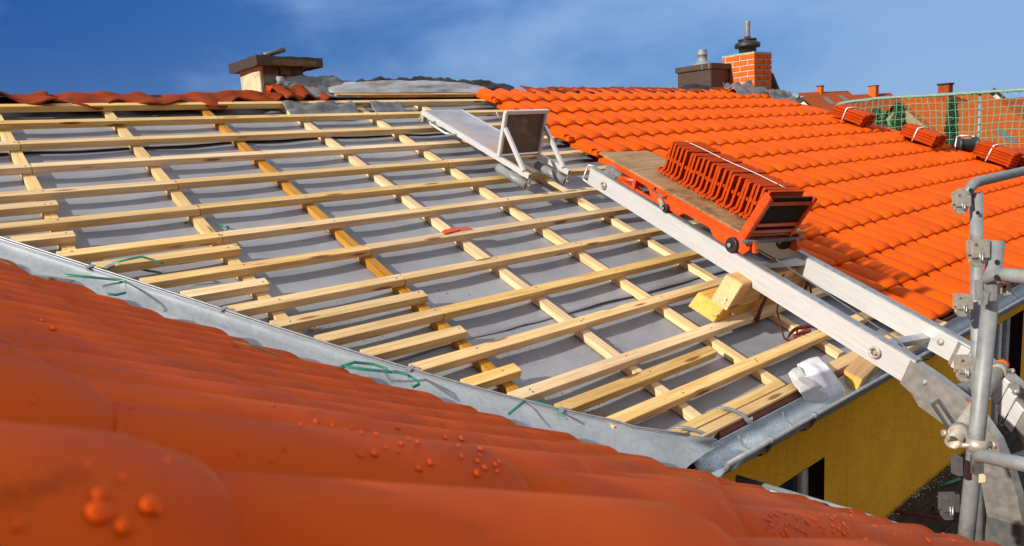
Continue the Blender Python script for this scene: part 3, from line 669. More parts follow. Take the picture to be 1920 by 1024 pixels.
crumpled('underlay_flap', 'lead_sheet', house, 2.45, 3.05, 5.10, 5.29, -.055, .01, .01, 4.7, .05, .002, 40, 10, False)
crumpled('underlay_flap', 'lead_sheet', house, 3.2, 3.5, 5.12, 5.26, -.06, .0, .01, 1.7, .05, .002, 24, 8, False)

# ---- chimneys
X, Y, Z = V3((1, 0, 0)), V3((0, 1, 0)), V3((0, 0, 1))
def rough_box(q, c0, c1, amp, seed, n=7):
    lo, hi = V3(c0), V3(c1); bmv = {}
    for ax in range(3):
        for side in (0, 1):
            a_, b_ = [k for k in range(3) if k != ax]
            idx = []
            for i in range(n + 1):
                r_ = []
                for j in range(n + 1):
                    p = [0, 0, 0]; p[ax] = (lo, hi)[side][ax]; p[a_] = lo[a_] + (hi[a_] - lo[a_]) * i / n; p[b_] = lo[b_] + (hi[b_] - lo[b_]) * j / n
                    p = V3(p); d = V3((fbm(p.x * 7, p.y * 7, p.z * 7 + seed), fbm(p.x * 7 + 9, p.y * 7, p.z * 7 + seed), fbm(p.x * 7, p.y * 7 + 5, p.z * 7 + seed))) * amp
                    r_.append(q.vert(p + d))
                idx.append(r_)
            for i in range(n):
                for j in range(n): q.face(idx[i][j], idx[i + 1][j], idx[i + 1][j + 1], idx[i][j + 1])
oy = 6.0
ca = hit(490, 165, Y, V3((0, oy, 0))); cb = hit(575, 150, Y, V3((0, oy, 0)))
x0, x1 = ca.x, cb.x; zt = hit(492, 121, Y, V3((0, oy, 0))).z
chy = hit(453, 160, X, V3((x0, 0, 0))).y
och = MB(); och.obox(V3((0, 0, 0)), X, Y, Z, x0 + .012, x1 - .012, oy + .03, chy, CZ + .2, zt)
old = och.build('old_chimney', 'mortar', house)
q = MB(); q.obox(V3((0, 0, 0)), X, Y, Z, x0, x0 + .03, oy + .0, chy + .01, CZ + .25, zt - .005); q.build('plaster_side', 'plaster', old, .004)
# crumbling courses of rough bricks on the front
q = MB(); zz = zt - .01; r_i = 0
while zz > CZ + .42:
    hh = rnd(.05, .075); xx = x0 + .035 + (r_i % 2) * .03
    while xx < x1 - .02:
        ww = rnd(.07, .13); d_ = rnd(-.01, .05)
        if not (r_i == 1 and xx < x0 + .14): rough_box(q, (xx, oy - .02 + d_, zz - hh), (min(xx + ww, x1), oy + .08, zz), .020, r_i * 7 + xx * 10, 4)
        xx += ww + .008
    zz -= hh + .006; r_i += 1
q.build('broken_bricks', 'rubble_brick', old)
q = MB(); rough_box(q, (x0 + .20, oy - .06, zt - .135), (x1 + .035, oy + .02, zt - .10), .006, 3, 4); q.build('loose_brick', 'brick_orange', old)
# sheet-metal hood: a folded fascia round the top, warped
capz = hit(480, 103, Y, V3((0, oy - .11, 0))).z
q = MB()
cx_ = hit(480, 104, Y, V3((0, oy - .11, 0))).x; cr_ = hit(604, 104, Y, V3((0, oy - .02, 0))).x; cby = hit(428, 122, X, V3((cx_, 0, 0))).y
c = [V3((cx_, oy - .11, 0)), V3((cr_, oy - .02, 0)), V3((cr_ - .02, cby - .05, 0)), V3((cx_, cby, 0))]
lo_, hi_ = zt - .015, capz
for a_, b_ in zip(c, c[1:] + c[:1]):
    P = []
    for i in range(9):
        p = a_.lerp(b_, i / 8); bend = .012 * fbm(i * .7, a_.x * 3, 2.2)
        P.append([V3((p.x, p.y + bend, lo_ + .012 * fbm(i * .5, a_.y))), V3((p.x, p.y, hi_ + bend))])
    q.grid(P, .006, smooth=False)
P = [[c[0].lerp(c[1], i / 8).lerp(c[3].lerp(c[2], i / 8), j / 6) + V3((0, 0, hi_ - .006 + .016 * fbm(i * .8, j * .9, 5))) for j in range(7)] for i in range(9)]
q.grid(P, .008, smooth=False)
q.build('hood', 'chimney_sheet', old, fix=False)
q = MB(); rough_box(q, (x0 - .03, oy - .09, lo_ - .0), (x1 + .06, chy + .06, hi_ - .03), .01, 11, 5); q.build('top_slab', 'rubble_brick', old)
q = MB(); tb = hit(505, 101, Y, V3((0, oy + .1, 0))); te = hit(533, 93, Y, V3((0, oy + .1, 0))); q.pipe(tb - (te - tb) * .4, te, .022, .004, 12); q.build('pipe_stub', 'dark_steel', old)
# grey lead sheet crumpled against the chimney foot, scrap of orange tile and a white sheet scrap
q = MB(); P = []; Lc = []
for i in range(41):
    s_ = i / 40; row = []; lr = []
    for j in range(15):
        t = j / 14
        xx = x0 + .09 + s_ * .60; zz = CZ + .50 + t * (.175 + .03 * s_ - .06 * max(0, s_ - .85) * 6)
        yy = oy - .10 - .22 * (1 - t) ** 1.6 + .03 * fbm(s_ * 3, t * 2, 6) + .04 * math.sin(s_ * 9 + t * 4) * (1 - abs(2 * t - 1))
        row.append(V3((xx + .05 * (1 - t) * s_, yy, zz + .014 * fbm(s_ * 4, t * 4, 1)))); lr.append(V3((xx, zz, 0)))
    P.append(row); Lc.append(lr)
q.grid(P, .003, Lc); q.build('lead_apron', 'lead_sheet', old, fix=False)
q = MB(); q.strip([V3((x0 + .10, oy - .10 - .02 * k, CZ + .53 + .035 * k)) for k in range(4)] + [V3((x0 + .11, oy - .13, CZ + .68))], X, .06, .004); q.build('flashing_scrap', 'tarp_pale', old)
q = MB(); rough_box(q, (x0 + .005, oy - .16, CZ + .53), (x0 + .10, oy - .08, CZ + .63), .03, 5, 5); q.build('tile_scrap', 'tile_stack', old)

# dark clad chimney
by = 6.0
bl = hit(1267, 122, X, V3((0, 0, 0))) if False else None
pl = hit(1333, 120, Y, V3((0, by, 0))); bx1 = pl.x + .45; bx0 = pl.x
bzt = hit(1333, 118, Y, V3((0, by, 0))).z; bzb = CZ + .45
dl = hit(1270, 128, X, V3((bx0, 0, 0))).y        # rear corner of the west face
q = MB(); q.obox(V3((0, 0, 0)), X, Y, Z, bx0, bx1, by, dl, bzb, bzt - .07)
bc = q.build('clad_chimney', 'chimney_sheet', house, .004)
q = MB(); q.obox(V3((0, 0, 0)), X, Y, Z, bx0 - .025, bx1 + .025, by - .025, dl + .025, bzt - .075, bzt); q.build('hood', 'chimney_sheet', bc, .006)
for yy in (by + .12, by + .01):
    q = MB(); q.obox(V3((0, 0, 0)), X, Y, Z, bx0 - .029, bx0 - .0252, yy, yy + .008, bzt - .072, bzt - .002); q.build('seam', 'grey_steel', bc)
fp = V3((bx0 + .20, (by + dl) / 2, bzt))
q = MB(); q.lathe(fp, Z, [(.16, -.02), (.15, .012), (.085, .045), (.066, .075), (.064, .14), (.070, .142), (.070, .15), (.064, .152), (.064, .20), (.066, .215), (.058, .215), (.058, .10)], 24); q.build('flue_pipe', 'galv_tube', bc)
# brick chimney: real courses of bricks round a mortar core
ky = 5.62
kp = hit(1414, 98, Y, V3((0, ky, 0))); kr = hit(1446, 100, Y, V3((0, ky, 0)))
kx0, kx1, kzt = kp.x, kr.x, kp.z
kdy = hit(1355, 103, X, V3((kx0, 0, 0))).y
kzb = CZ + .42
q = MB(); q.obox(V3((0, 0, 0)), X, Y, Z, kx0 + .006, kx1 - .006, ky + .006, kdy - .006, kzb, kzt - .004)
kc = q.build('brick_chimney', 'mortar_pale', house)
q = MB(); nc = 8; ch = (kzt - .02 - (CZ + .52)) / 7.0; Ly = kdy - ky; Lx = kx1 - kx0
for r_ in range(10):
    z1 = kzt - .018 - r_ * ch; z0 = z1 - ch + .015
    def run(o_, ax, nrm, Ln, odd):
        a_ = 0.0; first = True
        while a_ < Ln - .01:
            wdt = (.115 if first and odd else .235) * Ln / .60 if Ln > .5 else (.115 if first and odd else .235) * .95
            b_ = min(a_ + wdt, Ln)
            if Ln - b_ < .04: b_ = Ln
            j_ = rnd(0, .002)
            q.obox(o_, ax, nrm, Z, a_ + (.0 if first else .008), b_ - (.0 if b_ >= Ln else .008), -.02, .004 + j_, z0, z1); a_ = b_; first = False
    run(V3((kx0, ky, 0)), Y, -X, Ly, r_ % 2)          # west face (run starts at the near corner)
    run(V3((kx0 - .004, ky, 0)), X, -Y, Lx + .008, (r_ + 1) % 2)
q.build('brick_courses', 'brick_orange', kc, .0015)
q = MB(); rough_box(q, (kx0 - .004, ky - .004, kzt - .016), (kx1 + .004, kdy + .004, kzt + .012), .006, 2, 6); q.build('mortar_cap', 'mortar', kc)
ko = V3(((kx0 + kx1) / 2 - .02, ky + .22, kzt + .01))
q = MB(); q.lathe(ko, Z, [(.115, 0), (.115, .09), (.118, .095), (.165, .085), (.172, .105), (.165, .145), (.12, .165), (.118, .18), (.125, .182), (.12, .20), (.05, .205), (.042, .23)], 28); q.build('flue_cowl', 'black_rubber', kc)
q = MB(); q.lathe(ko, Z, [(.036, .20), (.038, .25), (.036, .34), (.043, .42), (.043, .44), (.036, .44)], 18); q.build('vent_pipe', 'galv_tube', kc)
# crumpled lead round its foot, mortar fillet
def lead(u0, u1, v0, v1, seed, hump, mat='lead_sheet'):
    return crumpled('lead_apron', mat, kc, u0, u1, v0, v1, .03, .08, hump, seed, .085, .003, 40, 12, False)
lead(kx0 - .62, kx0 + .12, 5.12, 5.50, 3.1, .05); lead(kx0 - .05, kx1 + .10, 5.0, 5.24, 6.2, .05)
q = MB(); P = []
for i in range(13):
    t = i / 12; a_ = V3((kx1 + .03 + .10 * math.sin(t * 3), ky + .05 + .5 * t, 0))
    P.append([V3((kx1 + .012 + .03 * fbm(i, 2), ky - .02 + .55 * t, CZ + .78 + .02 * fbm(i * .9, 4))), V3((kx1 + .14 + .05 * fbm(i, 7), ky - .08 + .55 * t, CZ + .48))])
q.grid(P, .003); q.build('lead_apron', 'lead_sheet', kc)
q = MB(); rough_box(q, (kx0 - .05, ky + .05, CZ + .60), (kx0 - .0, kdy + .05, CZ + .66), .02, 4, 5); q.build('mortar_fillet', 'mortar', kc)
q = MB(); rough_box(q, (kx1 + .05, ky - .25, CZ + .36), (kx1 + .45, ky + .1, CZ + .44), .04, 8, 6); q.build('mortar_rubble', 'mortar', kc)
q = MB(); q.tube([V3((kx1 + .12, ky - .30, CZ + .445)), V3((kx1 + .24, ky - .26, CZ + .44))], .035, 10); q.build('pipe_stub', 'galv_tube', kc)

# ------------------------------------------------------------------ tiled wing in the foreground
wing = thing('house_wing', V3((0, -2, 0)), 'nearest wing of the house with rain beaded dark orange roof tiles filling the lower left', 'house')
WD = V3((1, 0, -WB)).normalized(); WAx = V3((0, 1, -WC)); WAx = (WAx - WN * WAx.dot(WN)).normalized()
WORG = EYE + V3((0, 0, WA))
AMP = 0.082
deave = 2.44 / WD.x; LIFT = 0.017
cutn = V3((1, .9, 0)).normalized(); cutp = V3((3.56, 0, 0))
wt = tiling('wing_tiles', 'tile_wing', wing, WORG - WN * (AMP + LIFT), WAx, WD, WN, -1.6, 5.4, -1.65, deave, 0.205, 0.328, AMP, LIFT, 0.2687, [(cutp, cutn)], 14, zoff=gs, nosek=.15, proud={(0, 7): .005, (1, 6): .003, (2, 5): .003})
q = MB(); q.prism([WORG + WAx * a_ + WD * d_ - WN * .36 for a_, d_ in ((-6, -1.7), (-6, deave - .05), (1.15, deave - .05), (3.1, .35), (4.9, -1.7))], WN * -.05); q.build('roof_boarding', 'trim_dark', wing)
ap = WORG + WD * -1.68 - WN * .15
q = MB(); q.prism([V3((ap.x, -6, ap.z)), V3((ap.x, 5.3, ap.z - .2)), V3((ap.x - 3.4, 5.3, ap.z - 1.9)), V3((ap.x - 3.4, -6, ap.z - 1.7))], V3((0, 0, -.06))); q.build('rear_roof', 'tile_far_orange', wing)
q = MB(); q.tube([WORG + WAx * a_ + WD * -1.66 + WN * -.03 + V3((0, 0, gs(a_))) for a_ in (-1.7, 0, .5, 1, 1.5, 2, 3, 4, 5.2)], .085, 14); q.build('ridge_tiles', 'tile_wing', wing)
q = MB(); q.obox(V3((0, 0, 0)), X, Y, Z, 2.1, 2.3, -6, 1.84, 0, CZ - 1.45); q.build('wall', 'stucco', wing)
q = MB(); q.obox(V3((0, 0, 0)), X, Y, Z, -4.6, -4.4, -6, 5, 0, CZ - 1.0); q.build('wall', 'stucco', wing)
wg = gutter('gutter', wing, V3((2.475, 0, CZ - 1.376)), V3((0, 1, -.035)), V3((1, 0, 0)), 0.07, -4.0, 1.66)
for yy in (1.18, .82, .40):
    q = MB(); q.tube([V3((2.551, yy - .012, CZ - 1.372 - .035 * yy)), V3((2.551, yy + .012, CZ - 1.372 - .035 * yy))], 0.0135, 10); q.build('gutter_clamp', 'grey_steel', wg)

# ------------------------------------------------------------------ inclined tile hoist
HL, HU = Rf(3.2, .74, .255), Rf(3.69, 3.15, .12)
E1 = (HU - HL).normalized(); E3 = (NN - E1 * NN.dot(E1)).normalized(); E2 = E1.cross(E3)
def Hp(s_, t, h): return HL + E1 * s_ + E2 * t + E3 * h
hoist = thing('tile_hoist', Hp(0, .23, -.3), 'long silver inclined hoist of two rails climbing from the scaffold over the battens', 'hoist')
RH, TW = 0.112, 0.042
for k, t0 in enumerate((0.0, 0.455)):
    q = MB(); s1 = 2.47 if k == 0 else 2.4
    # hollow section: four walls so that the upper end shows an open mouth
    for a_, b_, c_, d_ in ((t0, t0 + .004, 0, RH), (t0 + TW - .004, t0 + TW, 0, RH), (t0 + .004, t0 + TW - .004, RH - .004, RH - .001), (t0 + .004, t0 + TW - .004, .001, .004), (t0 + .004, t0 + TW - .004, .052, .055)):
        q.obox(HL, E1, E2, E3, -.02, s1, a_, b_, c_, d_)
    rail = q.build('rail', 'aluminium', hoist)
    q = MB(); q.obox(HL, E1, E2, E3, -.02, s1, t0 + .002, t0 + TW + .006, RH, RH + .007); q.build('track', 'grey_steel', rail, .002)
    if k == 0:
        for s_ in (2.28, .15):
            q = MB(); c = Hp(s_, -.012, .055)
            q.tube([c + E1 * math.cos(a_) * .022 + E3 * math.sin(a_) * .022 for a_ in [2 * math.pi * i / 14 for i in range(15)]], .006, 8); q.lathe(Hp(s_, -.0005, .055), -E2, [(.016, 0), (.016, .004), (.008, .006), (.008, .016)], 12)
            q.build('eye_bolt', 'cast_metal', rail)
    for s_ in ((.02, .13) if k else ()):
        q = MB(); q.lathe(Hp(s_, t0 - .0005, .062), -E2, [(.017, 0), (.015, .006), (.008, .010)], 14); q.build('bolt_head', 'cast_metal', rail)
# knee: bent side plates and the steep lower run
def knee(t0, shift, side):
    out_ = [(0.0, .105), (-.12, .098), (-.25, .080), (-.33, .055), (-.42, .005), (-.50, -.07), (-.57, -.15), (-.63, -.24)]
    inn = [(0.0, -.008), (-.06, -.020), (-.11, -.052), (-.25, -.060), (-.33, -.075), (-.39, -.13), (-.455, -.20), (-.515, -.29)]
    q = MB(); ox = [(a_ + shift, b_) for a_, b_ in out_]; ix = [(a_ + shift, b_) for a_, b_ in inn]
    for sd in (t0 - .004, t0 + TW):
        for i in range(7):
            a_, b_, c_, d_ = ix[i], ix[i + 1], ox[i + 1], ox[i]
            q.prism([Hp(*(p[0], sd, p[1])) for p in (a_, b_, c_, d_)], E2 * .004)
    for i in range(7):
        (a_, b_), (c_, d_) = ox[i], ox[i + 1]
        q.prism([Hp(a_, t0 - .004, b_), Hp(c_, t0 - .004, d_), Hp(c_, t0 + TW + .004, d_), Hp(a_, t0 + TW + .004, b_)], E3 * .005)
    return q, ox[-1], ix[-1]
for t0, sh in ((0.0, 0.0), (0.455, 0.06)):
    q, o_, i_ = knee(t0, sh, 0); kn = q.build('knee_plate', 'stainless', hoist)
    for s_, h_ in ((-.09, .055), (-.30, .03)):
        b_ = MB(); b_.lathe(Hp(s_ + sh, t0 - .0045, h_), -E2, [(.012, 0), (.012, .005), (.007, .008)], 10); b_.build('bolt_head', 'grey_steel', kn)
    lw = MB(); dn = (E1 * -.35 - E3 * .94).normalized()
    a_ = Hp(o_[0], t0, o_[1]); b2 = Hp(i_[0], t0, i_[1])
    lw.prism([a_, b2, b2 + dn * 2.6, a_ + dn * 2.6], E2 * TW); lr_ = lw.build('lower_rail', 'dark_steel', hoist)  # shade on the steep run put into the colour: darker metal than the rails above
    if t0 == 0:
        pl_ = MB(); pl_.prism([a_ - E2 * .006, b2 - E2 * .006, b2 + dn * .22 - E2 * .006, a_ + dn * .22 - E2 * .006], E2 * .005); pl_.build('joint_plate', 'dark_steel', lr_)
        c = (a_ + b2) / 2 + dn * .12 - E2 * .014; pl_ = MB(); pl_.tube([c + dn * math.cos(x) * .018 + dn.cross(E2) * math.sin(x) * .026 for x in [2 * math.pi * i / 14 for i in range(15)]], .006, 8); pl_.build('eye_bolt', 'cast_metal', lr_)
    if t0 > 0:                              # segmented guide on the inner face of the far knee
        for i in range(7):
            g_ = MB(); s_ = -.02 - i * .05 + sh; hh = .045 - max(0, i - 3) * .035
            g_.obox(Hp(s_, t0 - .007, hh), (E1 - E3 * -.12 * max(0, i - 2)).normalized(), E2, E3, -.047, 0, -.004, .003, -.06, .055); g_.build('guide_segment', 'aluminium', kn, .001)
for s_, h_ in ((.98, .085), (.20, .045), (1.75, .05), (2.3, .05)):
    q = MB(); q.obox(HL, E1, E2, E3, s_ - .02, s_ + .025, TW, .455, h_ - .018, h_ + .012); q.build('rung', 'grey_steel', hoist, .002)
for s_, h_, a_, b_ in ((-.12, -.02, .26, .44), (-.43, -.16, .25, .44)):
    q = MB(); pr_ = []; x = a_
    while x < b_: pr_ += [(.038, x), (.038, x + .012), (.031, x + .016), (.031, x + .024)]; x += .028
    q.lathe(Hp(s_, 0, h_), E2, [(.012, a_ - .05)] + pr_ + [(.012, b_ + .01)], 18); q.build('ribbed_roller', 'lead_sheet', hoist)
q = MB(); q.tube([Hp(1.3, .23, .10), Hp(.95, .215, .112), Hp(.2, .19, .075), Hp(-.08, .17, .03), Hp(-.13, .17, .005)], .0042, 6); q.build('hoist_cable', 'dark_steel', hoist)
q = MB(); q.tube([Hp(2.3, .07, .16), Hp(1.95, .07, .135)], .004, 6); q.build('hoist_cable', 'dark_steel', hoist)
q = MB(); q.obox(HL, E1, E2, E3, 2.20, 2.38, .05, .20, .125, .165); q.obox(HL, E1, E2, E3, 2.22, 2.36, .02, .05, .118, .135); hd = q.build('head_bracket', 'stainless', hoist, .006)
q = MB(); q.obox(HL, E1, E2, E3, 2.30, 2.34, .11, .17, .1655, .168); q.build('warning_sticker', 'yellow_sticker', hd)

q = MB(); mo = [atdepth(x, y, 5.2) for x, y in ((1119, 313), (1103, 310), (1093, 336), (1113, 350))]
for a_, b_ in zip(mo, mo[1:] + mo[:1]): q.tube([a_, b_], .007, 6)
q.build('end_frame', 'aluminium', hoist)
# carriage
DK = 0.245
car = thing('hoist_carriage', Hp(1.6, .23, .12), 'orange wheeled hoist carriage with a worn plywood deck and an upright end guard', 'carriage')
q = MB(); q.prism([Hp(1.02, -.015, DK - .012), Hp(2.40, -.01, DK - .012), Hp(2.46, .46, DK - .012), Hp(1.02, .44, DK - .012)], E3 * .012); q.build('deck', 'plywood', car)
for t0 in (.005, .40):
    q = MB()
    pts = [(2.24, .225), (2.24, .207), (1.93, .205), (1.86, .185), (1.82, .135), (1.55, .135), (1.52, .165), (1.30, .165), (1.24, .125), (1.02, .13), (.99, .17), (1.03, .232)]
    q.prism([Hp(a_, t0, b_) for a_, b_ in pts], E2 * .012)
    q.obox(HL, E1, E2, E3, 1.03, 2.24, t0 - .012, t0 + .03, .222, .2325)
    q.obox(HL, E1, E2, E3, 1.03, 2.24, t0 - .006, t0 + .002, .196, .205)
    sf = q.build('side_frame', 'orange_paint', car, .002)
    hdl = MB(); hdl.tube([Hp(1.80, t0 - .002, .215), Hp(1.79, t0 - .028, .205), Hp(1.69, t0 - .028, .198), Hp(1.68, t0 - .002, .205)], .005, 8); hdl.build('handle', 'dark_steel', sf)
    for s_, r_, hh in ((1.10, .042, .15), (1.66, .026, .138)):
        wq = MB(); wq.lathe(Hp(s_, t0 + .012, hh), -E2, [(r_ * .9, 0), (r_, .006), (r_, .030), (r_ * .88, .034)], 22); wq.lathe(Hp(s_, t0 - .0225, hh), -E2, [(r_ * .35, 0), (r_ * .33, .006), (r_ * .16, .010)], 12)
        wh = wq.build('wheel', 'black_rubber', car)
        hb = MB(); hb.lathe(Hp(s_, t0 - .030, hh), -E2, [(r_ * .30, 0), (r_ * .26, .006)], 12); hb.build('hub', 'cast_metal', wh)
    lv = MB(); lv.prism([Hp(1.74, t0 - .018, .165), Hp(1.70, t0 - .018, .128), Hp(1.665, t0 - .018, .135), Hp(1.69, t0 - .018, .165), Hp(1.72, t0 - .018, .185)], E2 * .01); lv.build('brake_lever', 'cast_metal', car)
for s_ in (1.06, 1.5, 2.2):
    q = MB(); q.obox(HL, E1, E2, E3, s_ - .02, s_ + .02, .02, .40, .185, .215); q.build('cross_bar', 'orange_paint', car, .003)
q = MB(); q.tube([Hp(2.20, .06, .135), Hp(2.12, .07, .15), Hp(2.05, .13, .165), Hp(1.98, .22, .17)], .016, 8); q.tube([Hp(2.22, .05, .12), Hp(1.55, .05, .118)], .013, 8); q.obox(HL, E1, E2, E3, 2.02, 2.05, .03, .10, .11, .21); q.obox(HL, E1, E2, E3, 1.86, 2.04, .10, .30, .150, .185); q.build('tow_arm', 'orange_paint', car)
# end guard, leaning down the slope
GD = (E3 - E1 * .30).normalized()
def Gp(t, h, o=0.0): return Hp(1.03, t, DK - .02) + GD * h + GD.cross(E2) * o
q = MB(); q.prism([Gp(.0, .015), Gp(.33, .015), Gp(.33, .26), Gp(.0, .26)], GD.cross(E2) * .010); q.build('guard_panel', 'trim_dark', car)
for t0 in (-.02, .315):
    q = MB(); q.prism([Gp(t0, -.02, -.012), Gp(t0 + .03, -.02, -.012), Gp(t0 + .03, .255, -.012), Gp(t0, .27, -.012)], GD.cross(E2) * .006); q.prism([Gp(t0, -.02, -.006), Gp(t0 + .006, -.02, -.006), Gp(t0 + .006, .27, -.006), Gp(t0, .27, -.006)], GD.cross(E2) * .045); q.build('guard_post', 'orange_paint', car, .002)
for h_ in (.03, .075, .215):
    q = MB(); q.obox(Gp(0, h_, -.006), E2, GD, GD.cross(E2), .012, .315, 0, .022, -.004, .004); q.build('guard_bar', 'orange_paint', car, .002)
q = MB(); q.tube([Gp(-.03, -.012, -.02), Gp(.42, -.012, -.02)], .012, 8); q.build('axle', 'dark_steel', car)
for t0 in (.03, .36):
    q = MB(); q.prism([Hp(1.0, t0, .215), Hp(.975, t0, .18), Hp(.965, t0, .16), Hp(.985, t0, .155), Hp(1.02, t0, .17)], E2 * .02); q.build('hook', 'orange_paint', car)

# tiles standing on edge on the deck: every tile an object of its own
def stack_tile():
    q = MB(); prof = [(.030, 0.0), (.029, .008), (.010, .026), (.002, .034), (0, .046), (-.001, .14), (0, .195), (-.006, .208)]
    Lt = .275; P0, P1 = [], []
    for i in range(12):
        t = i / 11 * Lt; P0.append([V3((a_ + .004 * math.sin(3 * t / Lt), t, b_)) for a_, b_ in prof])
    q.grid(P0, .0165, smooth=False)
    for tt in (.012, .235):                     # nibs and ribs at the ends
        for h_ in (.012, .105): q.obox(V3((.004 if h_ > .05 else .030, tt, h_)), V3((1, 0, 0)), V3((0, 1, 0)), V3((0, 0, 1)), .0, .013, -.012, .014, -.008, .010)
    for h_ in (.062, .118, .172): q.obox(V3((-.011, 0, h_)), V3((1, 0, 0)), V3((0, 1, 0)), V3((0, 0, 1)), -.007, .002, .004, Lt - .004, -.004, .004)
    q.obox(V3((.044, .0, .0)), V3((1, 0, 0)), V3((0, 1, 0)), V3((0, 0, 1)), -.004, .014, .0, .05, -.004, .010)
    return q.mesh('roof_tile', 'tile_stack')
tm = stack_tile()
HM = Matrix(((E1.x, E2.x, E3.x), (E1.y, E2.y, E3.y), (E1.z, E2.z, E3.z))).to_4x4()
first = None; ntile = 23
for k in range(ntile):
    if first is None: o = bpy.data.objects.new('roof_tile', tm); first = o
    else: o = first.copy()
    COL.objects.link(o)
    grp = (0 if k < 4 else 1 if k < 10 else 2 if k < 16 else 3)
    lean = Matrix.Rotation(math.radians(-3 + rnd(-1.5, 1.5)), 4, 'Y') @ Matrix.Rotation(math.radians(rnd(-1.0, 1.0)), 4, 'Z')
    p = Hp(1.965 - k * (.80 / (ntile - 1)) - .012 * grp, .172 + rnd(-.007, .007) - .004 * grp, DK + .004 - .003 * (k > 3) + rnd(0, .009))
    o.matrix_world = Matrix.Translation(p) @ HM @ lean
    tag(o, 'orange clay tile standing on edge in the strapped row on the hoist carriage', 'roof tile', 'tiles standing on the hoist carriage')
q = MB(); q.strip([Hp(1.975 - .83 * i / 12, .315, DK + .2165 + .002 * math.sin(i * .9)) for i in range(13)] + [Hp(1.13, .315, DK + .12)], E2, .007, .002)
tag(q.build('strap', 'white_plastic'), 'thin white strap along the top of the tile row on the hoist carriage', 'strap')

# ------------------------------------------------------------------ timber packing under the hoist
def block(name, pts_uv, w0, h, ends, mat, label, cat='timber block'):
    t = thing(name, Rf(*pts_uv[0], w0), label, cat)
    return t
tb = thing('timber_block', Rf(3.7, 1.75, 0), 'wide lower timber block lying flat on the battens beneath the hoist', 'timber block')
def wedge(parent, u0, u1, v0, v1, w0, w1, cut, name='block_body'):
    q = MB(); off = V3((rnd(0, 9), rnd(0, 9), rnd(0, 9)))
    c = [(u0, v0, w0), (u1, v0, w0), (u1, v1, w0), (u0, v1, w0), (u0 + cut, v0, w1), (u1 - cut, v0, w1), (u1 - cut, v1, w1), (u0 + cut, v1, w1)]
    q.hexa([Rf(*k) for k in c], [V3(k) + off for k in c]); q.build(name, 'block_wood', parent, .004)
    q = MB(); sk = .004
    q.prism([Rf(u0 - sk, v0 + .003, w0 + .003), Rf(u0 - sk, v1 - .003, w0 + .003), Rf(u0 + cut - sk, v1 - .003, w1 - .003), Rf(u0 + cut - sk, v0 + .003, w1 - .003)], UX * .003); q.build('sawn_end', 'beam_end', parent)
wedge(tb, 3.205, 4.22, 1.655, 1.83, .003, .082, .05)
for du, dv in ((.01, .03), (.12, .0)):
    q = MB(); q.tube([Rf(3.205 + du, 1.655 + dv - .004, .03), Rf(3.205 + du + .002, 1.655 + dv - .03, .045)], .005, 7); q.build('screw', 'cast_metal', tb)
tb2 = thing('timber_block', Rf(3.7, 1.7, .09), 'tall upper timber block with slanted sawn end, standing on the lower block', 'timber block')
wedge(tb2, 3.235, 4.10, 1.625, 1.735, .085, .235, .06)
for du, w_ in ((.02, .13), (.02, .11)):
    q = MB(); q.tube([Rf(3.235 + du, 1.66, w_), Rf(3.235 + du - .02, 1.66, w_ + .008)], .005, 7); q.build('screw', 'cast_metal', tb2)
q = MB(); q.lathe(Rf(3.60, 1.622, .165), -VV, [(.022, 0), (.022, .006), (.012, .01), (.010, .03)], 14); q.build('strap_eye', 'blue_paint', tb2)
# steel bar across the hoist rests on the upper block; red lashing strap
t = thing('lashing_strap', Rf(3.55, 1.6, .1), 'dark red lashing strap hung over the timber blocks and coiled on the grey foil', 'strap')
q = MB(); q.strip([Rf(3.56, 1.745, .25), Rf(3.56, 1.62, .24), Rf(3.555, 1.60, .12), Rf(3.545, 1.60, .04), Rf(3.53, 1.585, -.035)], UX, .042, .003); q.build('webbing', 'maroon_webbing', t)
q = MB(); q.strip([Rf(3.70, 1.62, .22), Rf(3.695, 1.60, .10), Rf(3.66, 1.56, .03), Rf(3.62, 1.50, -.01), Rf(3.60, 1.44, -.06), Rf(3.63, 1.40, -.075)], (UX + VV * .3).normalized(), .022, .003); q.build('webbing', 'maroon_webbing', t)
for k, (cu, cv, a_, b_) in enumerate(((3.70, 1.40, .10, .05), (3.76, 1.385, .085, .06), (3.68, 1.375, .06, .045))):
    q = MB(); q.strip([Rf(cu + a_ * math.cos(x), cv + b_ * math.sin(x), -.055 + .022 * math.sin(x * 1.5 + k) + .012 * k) for x in [i * 2 * math.pi / 20 for i in range(17)]], (NN + VV * .35).normalized(), .024, .003); q.build('webbing', 'maroon_webbing', t)
t = thing('lashing_strap', Rf(4.05, 1.7, .1), 'red and blue lashing strap with a buckle between the two hoist rails', 'strap')
q = MB(); q.strip([Rf(3.97, 1.76, .245), Rf(3.98, 1.63, .24), Rf(3.985, 1.60, .16), Rf(3.97, 1.585, .06), Rf(3.98, 1.57, .0)], UX, .03, .003); q.build('webbing', 'maroon_webbing', t)
q = MB(); q.strip([Rf(4.02, 1.62, .22), Rf(4.03, 1.60, .12), Rf(4.06, 1.56, .0)], UX, .02, .003); q.build('webbing', 'maroon_webbing', t)
q = MB(); q.obox(Rf(3.985, 1.59, .14), UX, VV, NN, -.024, .024, -.012, .004, -.03, .03); q.build('buckle', 'dark_steel', t, .004)
q = MB(); q.obox(Rf(3.965, 1.582, .045), UX, VV, NN, -.012, .012, -.006, .004, -.03, .03); q.build('strap_end', 'blue_paint', t, .003)

